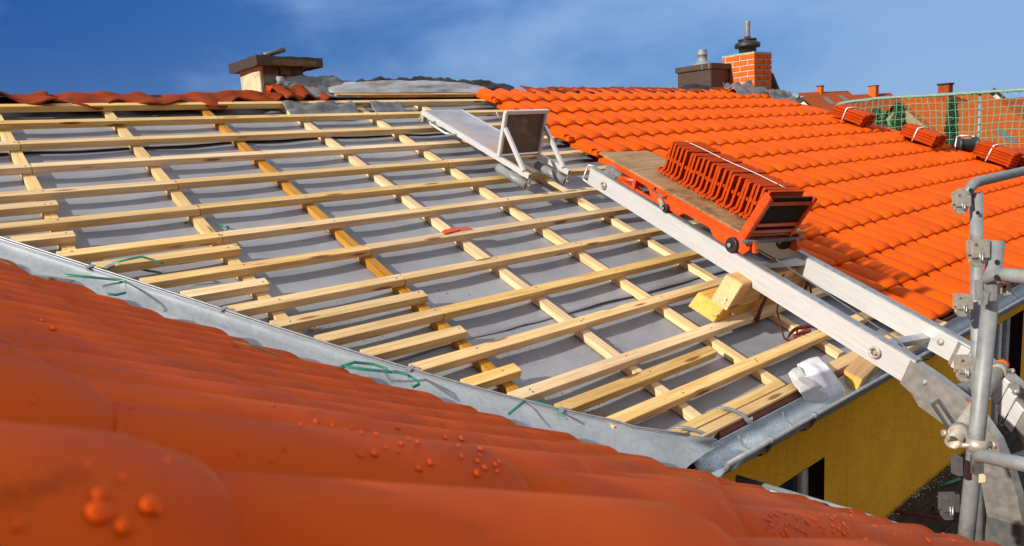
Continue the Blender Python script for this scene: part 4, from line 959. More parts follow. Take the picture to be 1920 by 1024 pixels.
# loose timber lying in the gutter and between the rails
def offcut(a_, b_, up, wd, h_, label, mat='block_wood'):
    t = thing('timber_offcut', a_, label, 'timber offcut')
    q = MB(); q.beam(a_, b_, up, wd, h_); q.build('offcut_body', mat, t, .003)
    ax = (b_ - a_).normalized(); ay = up.cross(ax).normalized(); az = ax.cross(ay)
    q = MB(); q.obox(a_, ax, ay, az, -.002, .001, -wd / 2 + .003, wd / 2 - .003, -h_ + .003, -.003); q.build('sawn_end', 'beam_end', t)
offcut(V3((3.60, 1.66, CZ - 1.245)), V3((4.05, 1.70, CZ - 1.20)), (V3((0, -.35, .9))).normalized(), .10, .10, 'thick timber offcut with a pale sawn end lying in the gutter beside the paper')
offcut(V3((4.06, 1.64, CZ - 1.205)), V3((4.72, 1.665, CZ - 1.185)), V3((0, -.25, 1)).normalized(), .10, .05, 'wide pale board lying across the gutter between the two hoist rails', 'pine')
# ------------------------------------------------------------------ torn paper sack hanging into the gutter
def sheet(name, mat, rows, label, cat, nsub=8, seed=1, amp=.003):
    q = MB(); P = []; Lc = []
    R_ = len(rows); C_ = len(rows[0])
    for i in range((R_ - 1) * nsub + 1):
        a_ = min(int(i / nsub), R_ - 2); f_ = i / nsub - a_; row = []; lr = []
        for j in range((C_ - 1) * nsub + 1):
            b_ = min(int(j / nsub), C_ - 2); g_ = j / nsub - b_
            p = rows[a_][b_].lerp(rows[a_][b_ + 1], g_).lerp(rows[a_ + 1][b_].lerp(rows[a_ + 1][b_ + 1], g_), f_)
            p = p + NN * amp * fbm(i * .21, j * .21, seed) + UX * amp * fbm(i * .5, j * .5, seed + 3)
            row.append(p); lr.append(p)
        P.append(row); Lc.append(lr)
    q.grid(P, .002, Lc); o = q.build(name, mat); tag(o, label, cat); return o
pw = lambda x, y, w_: onroof(x, y, w_)
sheet('paper_sheet', 'paper_white', [[pw(1494, 683, -.02), pw(1516, 672, -.01), pw(1535, 668, -.015)], [pw(1508, 706, .03), pw(1535, 698, .04), pw(1557, 691, .03)], [pw(1530, 735, -.03), pw(1552, 727, -.03), pw(1575, 716, -.035)], [pw(1550, 752, -.115), pw(1570, 744, -.115), pw(1588, 735, -.115)]], 'smooth white paper sheet curving down off the eaves boards into the gutter', 'paper')
sheet('paper_sack', 'paper_grey', [[pw(1478, 699, .0), pw(1487, 691, .012), pw(1499, 687, .01)], [pw(1484, 715, .015), pw(1494, 710, .03), pw(1510, 702, .035)], [pw(1501, 736, -.01), pw(1520, 728, .005), pw(1541, 722, -.01)], [pw(1512, 757, -.10), pw(1534, 748, -.07), pw(1553, 741, -.075)], [pw(1522, 771, -.145), pw(1539, 763, -.13), pw(1552, 756, -.125)]], 'torn greyish paper sack folded over the fascia beside the white sheet', 'paper sack', 8, 4, .005)
# red plastic packers left on a batten
t = thing('tile_packer', onroof(858, 432, -.0), 'small pile of red plastic packers resting on the crossing of two battens', 'packer')
for k, (x, y) in enumerate(((852, 434), (862, 431), (868, 433), (845, 435))):
    q = MB(); p = onroof(x, y, -.02 + .006 * k); q.obox(p, (UX + VV * rnd(-.2, .2)).normalized(), VV, NN, -.06, .06, -.018, .018, 0, .010); q.build('packer_plate', 'red_packer', t, .002)

# ------------------------------------------------------------------ roofer's seat platform
def Sp(u, v, w_): return Rf(u, v, w_)
seat = thing('roof_platform', Rf(3.53, 4.0, 0), 'grey boarded roof ladder seat with aluminium frame standing on the upper battens', 'roof platform')
u0, u1 = 3.335, 3.735; vA, vB, vC = 3.37, 3.70, 4.70
q = MB(); q.obox(Rf(0, 0, 0), UX, VV, NN, u0 + .024, u1 - .024, vB, vC, .118, .128); q.build('seat_board', 'seat_board', seat)
for uu in (u0, u1 - .024):
    q = MB()
    for a_, b_, c_, d_ in ((0, .004, 0, .036), (.020, .024, 0, .036), (.004, .020, 0.032, .036), (.004, .020, 0, .004)): q.obox(Rf(uu, vA, .092), UX, VV, NN, a_, b_, 0, (vC if True else 0) - vA, c_, d_)
    q.build('base_rail', 'aluminium', seat, .001)
    q = MB(); q.beam(Rf(uu + .012, vB, .128), Rf(uu + .012, vB + .02, .440), UX, .03, .024); q.build('upright', 'aluminium', seat, .002)
    q = MB(); q.beam(Rf(uu + .012, vA + .055, .128), Rf(uu + .012, vB - .005, .335), UX, .028, .024); q.build('brace', 'aluminium', seat, .002)
    rl = MB(); uo = uu + (-.012 if uu == u0 else -.02)
    rl.pipe(Rf(uo, vA - .02, .052), Rf(uo, vA + .30, .052), .030, .004, 18); rl.lathe(Rf(uo, vA - .019, .052), VV, [(.026, 0), (.026, .003)], 16); ro = rl.build('support_tube', 'galv_tube', seat)
    rl = MB(); rl.prism([Rf(uo - .012, vA - .024, .03), Rf(uo + .012, vA - .024, .03), Rf(uo + .02, vA - .024, .10), Rf(uo - .004, vA - .024, .10)], VV * -.004); rl.tube([Rf(uo + .004, vA - .02, .06), Rf(uo + .004, vA - .04, .06)], .008, 8); rl.build('end_bracket', 'cast_metal', seat)
q = MB(); q.beam(Rf(u0 - .005, vB + .022, .452), Rf(u1 + .005, vB + .022, .452), NN, .030, .026); q.build('top_bar', 'aluminium', seat, .003)
q = MB(); q.prism([Rf(u0 + .024, vB + .004, .14), Rf(u1 - .024, vB + .004, .14), Rf(u1 - .024, vB + .024, .428), Rf(u0 + .024, vB + .024, .428)], VV * .010); q.build('back_board', 'seat_back', seat)
q = MB(); q.tube([Rf(u0 - .001, 4.50, .105), Rf(u0 - .05, 4.50, .10), Rf(u0 - .07, 4.46, .10), Rf(u0 - .07, 4.26, .10), Rf(u0 - .05, 4.22, .10), Rf(u0 - .001, 4.22, .105)], .008, 8); q.build('grab_handle', 'aluminium', seat)
for uu in (u0 + .012, u1 - .012):
    q = MB(); q.obox(Rf(uu, vC - .03, .045), UX, VV, NN, -.02, .02, -.02, .03, 0, .05); q.lathe(Rf(uu - .022, vC - .01, .06), -UX, [(.014, 0), (.012, .008)], 10); q.build('hook_bracket', 'cast_metal', seat, .003)
for px, py in ((938, 222), (1030, 308)):          # thin wires standing at the tile edge
    a_ = onroof(px, py + 4, -.0); q = MB(); q.tube([a_, a_ + NN * .07 - UX * .04 + VV * .03], .003, 5); tag(q.build('tile_clip_wire', 'white_plastic'), 'thin wire clip sticking up %s' % ('left of the seat back at the tile edge' if py < 300 else 'at the tile edge below the seat back'), 'wire clip')

# ------------------------------------------------------------------ green strapping bands lying about
def band(pts, label, wd=.013, wdir=None):
    q = MB(); q.strip(pts, wdir or (NN * .4 + VV + UX * .3).normalized(), wd, .0015); tag(q.build('strapping_band', 'green_band'), label, 'plastic band')
def P_(x, y, w_=.01): return onroof(x, y, w_)
band([P_(211, 493, .012), P_(240, 486, .02), P_(266, 481, .025), P_(285, 487, .015), P_(307, 494, .02), P_(308, 515, -.03), P_(306, 546, -.06)], 'green plastic band looped over a short batten at the left edge of the foil')
band([P_(258, 503, -.04), P_(280, 508, -.06), P_(304, 512, -.06)], 'short green plastic scrap on the foil behind the looped band')
def F_(x, y, t=.10):                            # on the valley flashing
    r = ray(x, y); n_ = (NN + WN).normalized(); return hit(x, y, n_, Rf(1.319, 2.171, .015) + dirp * t)
band([F_(121, 515), F_(175, 520), F_(232, 526), F_(236, 536), F_(236, 549), F_(218, 553), F_(200, 551)], 'green plastic band lying across the upper part of the zinc valley')
band([F_(638, 688), F_(665, 679), F_(700, 683), F_(727, 692), F_(727, 698)], 'arched green plastic band on the zinc valley left of the triangular loop', .013)
band([F_(640, 686), F_(690, 693), F_(760, 700), F_(785, 715), F_(787, 720), F_(774, 726), F_(770, 715), F_(763, 702)], 'green plastic band ending in a triangular loop on the zinc valley', .013)
band([F_(953, 777), F_(985, 751), F_(1000, 752), F_(1037, 763), F_(1048, 773), F_(1064, 786)], 'green plastic band hooked over the lower valley edge by the sawdust', .013)
band([P_(404, 419, -.07), P_(420, 423, -.03), P_(430, 426, -.03), P_(425, 432, -.06)], 'short green plastic curl beside a counter batten near the middle left')
band([P_(346, 417, -.07), P_(352, 418, -.07)], 'tiny green plastic scrap on the foil at the middle left', .012)
def Wp(x, y, h=.0):
    o_ = 0.0
    for _k in range(12):
        P = hit(x, y, WN, WORG + WN * (h + .010) + V3((0, 0, o_))); o_ = .5 * o_ + .5 * gs(P.y)
    return P
band([Wp(0, 488, .0), Wp(20, 496, .004), Wp(48, 504, .0)], 'green plastic band on the foreground tiles at the far left edge', .02, (WAx + WD * .4).normalized())
band([Wp(66, 515, .01), Wp(100, 520, .02), Wp(140, 526, .012), Wp(122, 533, .01)], 'folded green plastic band on the foreground tiles beside the valley', .02, (WAx + WD * .4).normalized())
band([Wp(434, 638, .005), Wp(470, 647, .012), Wp(500, 658, .01), Wp(532, 671, .004)], 'dark green plastic band on the foreground tile crest at mid valley', .02, (WAx + WD * .4).normalized())

# ------------------------------------------------------------------ sawdust and splinters, raindrops
def scatter(name, mat, pts, size, label=None):
    q = MB()
    for p, n_ in pts:
        a_ = n_.orthogonal().normalized(); b_ = n_.cross(a_); th = rnd(0, 6.28); d = a_ * math.cos(th) + b_ * math.sin(th); e = n_.cross(d)
        l = size * rnd(.5, 1.8); w2 = size * rnd(.2, .6); h2 = size * rnd(.1, .5)
        i = [q.vert(p + d * l + n_ * h2 * rnd(0, 1)), q.vert(p + e * w2), q.vert(p - d * l + n_ * h2), q.vert(p - e * w2), q.vert(p + n_ * h2 * 1.5)]
        q.face(i[0], i[1], i[4]); q.face(i[1], i[2], i[4]); q.face(i[2], i[3], i[4]); q.face(i[3], i[0], i[4])
    return tag(q.build(name, mat, fix=False), label, kind='stuff')
pts = []
for (x, y, sx, sy, n_) in ((1105, 778, 32, 8, 420), (1140, 790, 18, 6, 160), (1235, 770, 40, 10, 170), (1290, 735, 30, 8, 60), (1180, 800, 20, 5, 60), (595, 618, 18, 5, 120), (712, 515, 12, 12, 90), (790, 578, 14, 8, 50), (955, 650, 20, 8, 40), (1130, 650, 18, 10, 50), (1060, 720, 160, 60, 260), (700, 600, 140, 60, 160), (1000, 560, 200, 100, 160), (1350, 690, 80, 40, 130), (1540, 700, 40, 12, 20)):
    for k in range(n_):
        px, py = random.gauss(x, sx), random.gauss(y, sy * .8) + 0
        P = onroof(px, py, -.074); u, v = uv_of(P)
        if u > uval(v) + .02 and v > 1.2 and u < 4.3: pts.append((P, NN))
scatter('sawdust', 'sawdust', pts, .0042)
pts = []
q = MB()
def drop(px, py, rpx):
    # find the tile surface along the sight line through bisection on the wave profile
    lo = None; r = ray(px, py).normalized()
    t = .08
    while t < 4:
        p = EYE + r * t; h = (p - (WORG - WN * (AMP + LIFT) + V3((0, 0, gs(p.y))))).dot(WN); a_ = (p - WORG).dot(WAx); d_ = (p - WORG).dot(WD)
        ph = ((a_ - .2687) / .205 + .5) % 1.0; row = (deave - d_) / .328; s2 = row % 1.0
        hs_ = AMP * math.sin(math.pi * ph) ** .8 + LIFT * (1 - s2 * 1.15) if 0 < ph < 1 else 0
        if h <= hs_: break
        t += .002
    else: return
    dph = math.cos(math.pi * ph) * math.pi * AMP * .8 / .205
    n_ = (WN - WAx * dph).normalized(); a2 = n_.orthogonal().normalized(); b2 = n_.cross(a2); rr = .85 * rpx * t / FPX; el = rnd(1.0, 1.35)
    prof = [(1.0, -.12), (.97, .03), (.80, .11), (.50, .17), (.18, .20), (.02, .205)]
    R_ = [[q.vert(p + (a2 * math.cos(x) * el + b2 * math.sin(x)) * rr * c_ + n_ * rr * z_) for x in [2 * math.pi * j / 10 for j in range(10)]] for c_, z_ in prof]
    for A_, B_ in zip(R_, R_[1:]):
        for j in range(10): q.face(A_[j], A_[(j + 1) % 10], B_[(j + 1) % 10], B_[j], smooth=True)
    q.face(*R_[-1]); q.face(*reversed(R_[0]))
for px, py, rr in ((190, 958, 26), (285, 945, 20), (235, 985, 15), (395, 1003, 24), (480, 994, 14), (520, 1000, 11), (384, 917, 11), (558, 940, 9), (190, 925, 14), (80, 600, 5), (101, 615, 6), (385, 950, 9),
    (566, 795, 6), (595, 789, 7), (626, 796, 5), (650, 804, 4), (661, 800, 4), (680, 810, 6), (708, 813, 7), (727, 804, 5), (747, 801, 6), (676, 852, 8), (704, 848, 9), (726, 838, 5), (754, 831, 7), (747, 845, 5), (768, 821, 5), (785, 828, 6), (787, 877, 8), (809, 866, 8), (837, 820, 5), (867, 821, 7), (860, 835, 5), (867, 855, 5), (903, 840, 8), (901, 852, 4), (897, 863, 6), (910, 876, 7), (896, 886, 8), (930, 870, 6), (937, 864, 4), (934, 883, 5)): drop(px, py, rr)
for k in range(46): drop(rnd(1415, 1600), rnd(960, 1000), rnd(2, 5))
for k in range(40): drop(rnd(1040, 1380), rnd(880, 960), rnd(2, 4.5))
for k in range(24): drop(rnd(1450, 1800), rnd(985, 1020), rnd(2.5, 6))
for k in range(30): drop(rnd(0, 560), rnd(740, 1010), rnd(2, 7))
tag(q.build('raindrops', 'water', fix=False), kind='stuff')

# ------------------------------------------------------------------ scaffold at the eave
sc = thing('scaffold', V3((2.8, .9, CZ - 2.44)), 'galvanised tube scaffold with guard rails and a dirty plank deck below the eave', 'scaffold')
def tubepart(name, a_, b_, r_, mat='galv_tube', holes=()):
    q = MB(); q.pipe(a_, b_, r_, .0035, 20); o = q.build(name, mat, sc)
    return o
p1t = atdepth(1831, 362, 3.0); p1b = atdepth(1834, 1024, 3.25)
p2t = atdepth(1868, 452, 2.33); p2b = atdepth(1810, 1024, 2.36)
po = tubepart('standard', p1t, p1b + (p1b - p1t) * .25, .0242); po2 = tubepart('standard', p2t, p2b + (p2b - p2t) * .25, .0242)
for (a_, b_, x, y, d_, par) in ((p1t, p1b, 1826, 400, 3.0, po), (p2t, p2b, 1860, 492, 2.33, po2)):
    p = atdepth(x, y, d_) - FW * .0245; q = MB(); q.lathe(p, -FW, [(.0085, 0), (.008, .0012)], 12); q.build('pin_hole', 'black_rubber', par)
# guard rails
r0 = atdepth(1816, 352, 2.98); XR = V3((1, 0, 0))
q = MB(); q.tube([atdepth(1815, 366, 2.98), atdepth(1817, 356, 2.98), r0 + XR * .06 + V3((0, 0, .012)), r0 + XR * .12 + V3((0, 0, .016)), r0 + XR * 3.07 + V3((0, 0, .03))], [.016, .019, .021, .0212, .0212], 14); gr_ = q.build('guard_rail', 'galv_tube', sc)
q = MB(); p = atdepth(1820, 357, 2.96); q.lathe(p, -FW, [(.009, 0), (.009, .002)], 10); q.build('rivet', 'black_rubber', gr_)
r1 = atdepth(1852, 523, 2.28)
q = MB(); q.tube([atdepth(1846, 535, 2.27), atdepth(1850, 522, 2.25), atdepth(1868, 515, 2.22), atdepth(1885, 516, 2.2), atdepth(1990, 526, 1.95)], [.014, .017, .0205, .021, .021], 14); gr2 = q.build('guard_rail', 'galv_tube', sc)
q = MB(); q.lathe(atdepth(1868, 520, 2.19), -FW, [(.008, 0), (.008, .002)], 10); q.build('rivet', 'black_rubber', gr2)
q = MB(); q.tube([atdepth(1828, 858, 2.22), atdepth(1845, 855, 2.2), atdepth(1868, 860, 2.15), atdepth(1990, 886, 1.95)], [.017, .021, .021, .021], 14); q.build('guard_rail', 'galv_tube', sc)
pe = r0 + XR * 3.07; tubepart('standard', V3((pe.x, pe.y, pe.z + .12)), V3((pe.x, pe.y, CZ - 2.44)), .0242)
# wedge brackets: folded sheet pockets with a captive wedge
def bracket(x0, x1, y0, y1, d_, side=-1, mat='cast_metal'):
    q = MB(); s_ = 1 / FPX * d_
    c = atdepth((x0 + x1) / 2, (y0 + y1) / 2, d_); hw = (x1 - x0) / 2 * s_; hh = (y1 - y0) / 2 * s_
    r_, u_, f_ = RX, -DY, FW
    q.obox(c, r_, f_, u_, -hw, hw, -.012, -.008, -hh * .35, hh); q.obox(c, r_, f_, u_, -hw, hw, .014, .018, -hh * .35, hh); q.obox(c, r_, f_, u_, -hw, -hw + .004, -.008, .014, -hh * .1, hh * .95)
    q.prism([c + r_ * a_ * hw + u_ * b_ * hh - f_ * .004 for a_, b_ in ((-1, -.28), (.85, -.28), (.8, -.55), (.3, -1), (-.55, -1), (-1.05, -.6))], f_ * .010)
    o = q.build('wedge_bracket', mat, sc, .0015)
    w_ = MB(); w_.tube([c + u_ * hh * .1 - f_ * .014 - r_ * hw * .2, c - u_ * hh * .5 - f_ * .016 - r_ * hw * .15, c - u_ * hh * .62 - f_ * .014, c - u_ * hh * .5 - f_ * .014 + r_ * hw * .12, c + u_ * hh * .1 - f_ * .014 + r_ * hw * .1], .0035, 6); w_.build('wire_pin', 'grey_steel', o)
    w_ = MB(); w_.lathe(c - r_ * hw * .55 + u_ * hh * .62 - f_ * .0125, -f_, [(.005, 0), (.004, .002)], 8); w_.build('rivet', 'dark_steel', o)
bracket(1789, 1818, 359, 402, 2.98); bracket(1818, 1852, 449, 501, 2.32); bracket(1791, 1822, 551, 594, 2.98); bracket(1794, 1823, 666, 716, 2.36); bracket(1764, 1796, 925, 975, 2.4, -1, 'dark_steel')
p = atdepth(1795, 363, 2.98); q = MB(); q.prism([p + RX * a_ * .001 - DY * b_ * .001 for a_, b_ in ((-12, -28), (-8, 8), (6, 22), (26, 20), (30, 0), (14, 4), (4, -6), (0, -28))], FW * .006); q.build('wedge_bracket', 'cast_metal', sc, .001)
# coupler cluster at the second guard rail
q = MB(); c = atdepth(1850, 545, 2.26)
q.obox(c, RX, FW, -DY, -.030, -.018, -.014, .014, -.030, .034); q.obox(c, RX, FW, -DY, .004, .022, -.018, .014, -.032, .028); q.obox(c, RX, FW, -DY, -.018, .004, -.004, .014, .010, .030)
q.prism([c + RX * a_ * .001 - DY * b_ * .001 - FW * .012 for a_, b_ in ((-16, 34), (4, 40), (12, 16), (2, -10), (-4, -44), (-10, -42), (-8, -8), (-18, 10))], FW * .008); q.build('coupler', 'galv_tube', sc, .002)
q = MB(); c = atdepth(1884, 543, 2.26); q.obox(c, RX, FW, -DY, -.016, -.012, -.01, .01, -.016, .022); q.obox(c, RX, FW, -DY, .010, .014, -.01, .01, -.018, .022); q.obox(c, RX, FW, -DY, -.012, .010, -.01, .01, -.018, -.014); q.obox(c, RX, FW, -DY, -.012, .010, -.01, .01, .016, .020); q.build('coupler', 'cast_metal', sc, .002)
# cross tube under the hoist with its open mouth and swivel couplers
ta, tb_ = atdepth(1786, 829, 2.46), atdepth(1879, 684, 3.0)
tubepart('cross_tube', ta, tb_, .0242, 'cast_metal')
axc = (tb_ - ta).normalized()
for f_, tint in ((.985, 'red_packer'), (.40, 'red_packer')):
    q = MB(); p = ta.lerp(tb_, f_); q.pipe(p - axc * .018, p + axc * .018, .0248, .001, 20); q.build('paint_band', 'brick_orange', sc)
for f_ in (.10, .90):
    p = ta.lerp(tb_, f_); q = MB(); q.pipe(p - axc * .022, p + axc * .022, .031, .006, 18)
    q.tube([p - RX * .045, p + RX * .05], .007, 8); q.tube([p + RX * .05, p + RX * .062], .012, 6); q.tube([p - RX * .055, p - RX * .043], .012, 6); q.build('coupler', 'cast_metal', sc)
p = atdepth(1832, 835, 2.33); q = MB(); ax2 = (p2b - p2t).normalized(); q.pipe(p - ax2 * .02, p + ax2 * .02, .031, .006, 18); q.tube([p - RX * .05, p + RX * .045], .008, 8); q.tube([p + RX * .045, p + RX * .055], .013, 6); q.build('coupler', 'cast_metal', sc)
p = atdepth(1816, 872, 2.31); q = MB(); q.obox(p, RX, FW, -DY, -.045, -.028, -.02, .02, -.03, .028); q.obox(p, RX, FW, -DY, .015, .03, -.03, .02, -.03, .03); q.tube([p + RX * .01 - DY * -.02, p - DY * .04 + RX * .02], .005, 6); q.build('coupler', 'dark_steel', sc, .002)
p = atdepth(1837, 895, 2.29); q = MB(); q.prism([p + RX * a_ * .001 - DY * b_ * .001 - FW * .012 for a_, b_ in ((-10, -14), (10, -12), (11, 8), (4, 14), (-9, 12))], FW * .002); q.build('paper_tag', 'plaster', sc)
# slotted bracket under the knee plate
p = atdepth(1770, 778, 2.72); q = MB(); a_ = (RX * .55 + DY * .83).normalized(); b_ = a_.cross(FW); q.obox(p, a_, b_, FW, -.06, .06, -.018, -.008, -.006, .006); q.obox(p, a_, b_, FW, -.06, .06, .008, .018, -.006, .006); q.obox(p, a_, b_, FW, -.06, -.05, -.008, .008, -.006, .006); q.obox(p, a_, b_, FW, .05, .06, -.008, .008, -.006, .006); q.build('slotted_plate', 'dark_steel', sc, .001)
# planks
DZ = CZ - 2.44
for k in range(5):
    ya = y1 - .02 - k * .305
    q = MB(); q.obox(V3((0, 0, 0)), X, Y, Z, 2.6, 9.5, ya - .30, ya, DZ - .045, DZ + rnd(-.003, .003)); q.build('deck_plank', 'deck_wood', sc, .004)
for xx, yy in ((2.7, y1 - .15), (2.7, y1 - 1.4), (6.5, y1 - 1.4), (9.3, y1 - .2), (9.3, y1 - 1.4)):
    q = MB(); q.tube([V3((xx, yy, 0)), V3((xx, yy, DZ - .05))], .0242, 10); q.build('standard', 'galv_tube', sc)
pts = []
for k in range(420):
    xx = rnd(3.4, 8.5); d_ = abs(random.gauss(0, .035)); pts.append((V3((xx, y1 - .012 - d_, DZ + .004)), Z))
for k in range(200): pts.append((V3((rnd(3.4, 8.0), y1 - rnd(.02, .9), DZ + .004)), Z))
scatter('plaster_flecks', 'fleck', pts, .0065)
DKP = lambda x, y, h=.006: hit(x, y, Z, V3((0, 0, DZ + h)))
def band2(pts, label, mat, wd, cat='plastic band', name='strapping_band'):
    q = MB(); q.strip(pts, (Y + X * .5 + Z * .5).normalized(), wd, .0015); tag(q.build(name, mat), label, cat)
band2([DKP(1757, 911), DKP(1780, 904, .02), DKP(1801, 897, .03)], 'straight green plastic band on the scaffold deck left of the posts', 'green_band', .022)
band2([DKP(1752, 948), DKP(1756, 956, .03), DKP(1764, 962)], 'short green plastic curl on the scaffold deck beside the dark bracket', 'green_band', .02)
band2([DKP(1868, 973), DKP(1880, 985, .02), DKP(1886, 1000), DKP(1895, 1022)], 'green plastic band on the scaffold deck between posts and lower hoist rail', 'green_band', .018)
band2([DKP(1766, 1003), DKP(1780, 1001, .03), DKP(1788, 1009, .02)], 'small green plastic loop on the deck above the foreground gutter', 'green_band', .018)
band2([DKP(1680, 959), DKP(1740, 968), DKP(1800, 975), DKP(1850, 978)], 'long dark red strap lying straight along the scaffold deck', 'maroon_webbing', .02, 'strap', 'deck_strap')
band2([DKP(1840, 970, .01), DKP(1862, 962, .03), DKP(1880, 955, .02)], 'dark red strap tail on the deck right of the scaffold posts', 'maroon_webbing', .035, 'strap', 'deck_strap')
band2([DKP(1840, 978, .02), DKP(1866, 982, .05), DKP(1888, 992, .02)], 'lower dark red strap tail on the deck right of the scaffold posts', 'maroon_webbing', .03, 'strap', 'deck_strap')

# ------------------------------------------------------------------ strapped tile piles along the far verge
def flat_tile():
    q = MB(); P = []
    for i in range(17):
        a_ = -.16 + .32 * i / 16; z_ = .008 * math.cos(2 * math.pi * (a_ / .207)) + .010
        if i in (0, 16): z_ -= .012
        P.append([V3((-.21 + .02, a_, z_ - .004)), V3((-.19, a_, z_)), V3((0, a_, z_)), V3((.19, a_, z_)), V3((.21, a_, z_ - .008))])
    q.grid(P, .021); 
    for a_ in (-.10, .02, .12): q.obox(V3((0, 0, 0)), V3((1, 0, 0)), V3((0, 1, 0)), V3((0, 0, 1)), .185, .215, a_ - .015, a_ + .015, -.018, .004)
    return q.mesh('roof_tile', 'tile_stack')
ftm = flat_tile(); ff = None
piles = [(9.42, 4.10, 4, 'in the flat strapped pile nearest the brick chimney', 'pile nearest the brick chimney', 'white strap round the tile pile nearest the brick chimney'),
         (9.75, 3.33, 4, 'in the middle strapped pile, left of the cable reel', 'pile left of the cable reel', 'white strap round the tile pile left of the cable reel'),
         (10.15, 2.60, 5, 'in the strapped pile right of the cable reel', 'pile right of the cable reel', 'white strap round the tile pile right of the cable reel'),
         (10.62, 2.38, 4, 'in the pile cut off by the right edge of the photo', 'pile at the right edge', None)]
for (pu, pv, n_, lab, grp, slab) in piles:
    yaw = rnd(-.05, .05)
    for k in range(n_):
        o = bpy.data.objects.new('roof_tile', ftm) if ff is None else ff.copy(); ff = ff or o
        COL.objects.link(o)
        ax = (-VV * math.cos(yaw) + UX * math.sin(yaw)); ay = NN.cross(ax)
        M3 = Matrix(((ax.x, ay.x, NN.x), (ax.y, ay.y, NN.y), (ax.z, ay.z, NN.z))).to_4x4()
        o.matrix_world = Matrix.Translation(Rf(pu + rnd(-.012, .012), pv + rnd(-.008, .008), .105 + k * .033)) @ M3 @ Matrix.Rotation(rnd(-.02, .02), 4, 'Z')
        tag(o, 'orange clay tile ' + lab, 'roof tile', grp)
    if slab:
        q = MB(); top = .105 + n_ * .033 + .004; q.strip([Rf(pu - .172, pv + .03, .08), Rf(pu - .172, pv + .03, top - .02), Rf(pu - .15, pv + .03, top + .004), Rf(pu, pv + .03, top + .012), Rf(pu + .15, pv + .03, top + .004), Rf(pu + .172, pv + .03, .08)], VV, .014, .003); tag(q.build('strap', 'white_plastic'), slab, 'strap')
# cable reel
cr = thing('cable_reel', Rf(10.25, 2.98, .07), 'black cable reel in a white tube stand beside the tile piles on the verge', 'cable reel')
rc = atdepth(1811, 272, 9.15)
q = MB(); q.lathe(rc - RX * .10, RX, [(.03, -.02), (.105, -.015), (.105, 0), (.075, .005), (.08, .05), (.075, .10), (.08, .15), (.075, .195), (.105, .2), (.105, .215), (.03, .22)], 24); q.build('drum', 'black_rubber', cr)
for s_ in (-.13, .13):
    q = MB(); q.tube([rc + RX * s_ * 1.1 + DY * .12, rc + RX * s_ + DY * 0, rc + RX * s_ * .85 - DY * .10, rc + RX * s_ * .6 - DY * .115], .008, 8); q.build('stand_leg', 'white_plastic', cr)
q = MB(); q.tube([rc - RX * .08 - DY * .115, rc + RX * .08 - DY * .118], .008, 8); q.build('carry_handle', 'white_plastic', cr)
q = MB(); q.tube([rc + RX * .14 + DY * .02, rc + RX * .35 + DY * .05, rc + RX * .62 + DY * .20, rc + RX * .80 + DY * .36], .006, 6); q.build('cable', 'black_rubber', cr)

# ------------------------------------------------------------------ green safety net beyond the verge
NX = 10.75
net = thing('safety_net', V3((NX, 4, CZ - .5)), 'green knotted safety net stretched on grey tubes beyond the right roof verge', 'safety net')
def Np(x, y): return hit(x, y, X, V3((NX, 0, 0)))
ytop0 = Np(1566, 195); yend = Np(1985, 166); zb = CZ - .62
ya, yb = ytop0.y, yend.y
tops = [(1566, 200), (1575, 194), (1600, 190), (1650, 184), (1700, 181), (1760, 178), (1836, 173), (1920, 168), (1985, 165)]
q = MB(); q.tube([Np(*p) for p in tops], .020, 10); q.build('top_rail', 'galv_tube', net)
for x in (1567, 1837):
    q = MB(); a_ = Np(x, 176 if x > 1600 else 197); q.tube([V3((NX + .03, a_.y, zb - .3)), V3((NX + .03, a_.y, a_.z))], .022, 10); q.build('net_post', 'galv_tube', net)
q = MB()
def ztop(y):
    pp = [Np(*p) for p in tops]
    for a_, b_ in zip(pp, pp[1:]):
        if b_.y <= y <= a_.y: return a_.z + (b_.z - a_.z) * (a_.y - y) / max(1e-6, a_.y - b_.y)
    return pp[-1].z
ncol, nrow = 34, 10
def npt(i, j):
    s_ = i / ncol; y = ya + (yb - ya) * s_; zt_ = ztop(y) - .01; t = j / nrow
    sagm = math.sin(math.pi * ((s_ * 2.4) % 1)) * .04
    z_ = zt_ - t * (zt_ - zb) - sagm * (1 - t) * t * 2 + .012 * fbm(i * .8, j * .8, 3)
    return V3((NX - .03 + .04 * fbm(s_ * 5, t * 2, 1), y + .018 * fbm(i * .6, j * .7, 9) + .05 * math.sin(t * 3) * math.sin(s_ * 9), z_))
G_ = [[npt(i, j) for j in range(nrow + 1)] for i in range(ncol + 1)]
for i in range(ncol + 1): q.tube(G_[i], .0048, 4, False)
for j in range(nrow + 1): q.tube([G_[i][j] for i in range(ncol + 1)], .0048 if 0 < j else .009, 4, False)
q.build('netting', 'green_net', net, fix=False)
q = MB(); pp = [Np(*p) for p in tops]; path = []
for i in range(90):
    f_ = i / 89 * (len(pp) - 1); k = min(int(f_), len(pp) - 2); c = pp[k].lerp(pp[k + 1], f_ - k); a_ = i * 2.1
    path.append(c + X * math.cos(a_) * .026 + Z * math.sin(a_) * .026)
q.tube(path, .0055, 5); q.build('lacing_cord', 'green_net', net)
q = MB(); q.tube([Np(1790, 292), Np(1860, 290), Np(1985, 286)], .02, 8); q.build('bottom_rail', 'white_plastic', net)

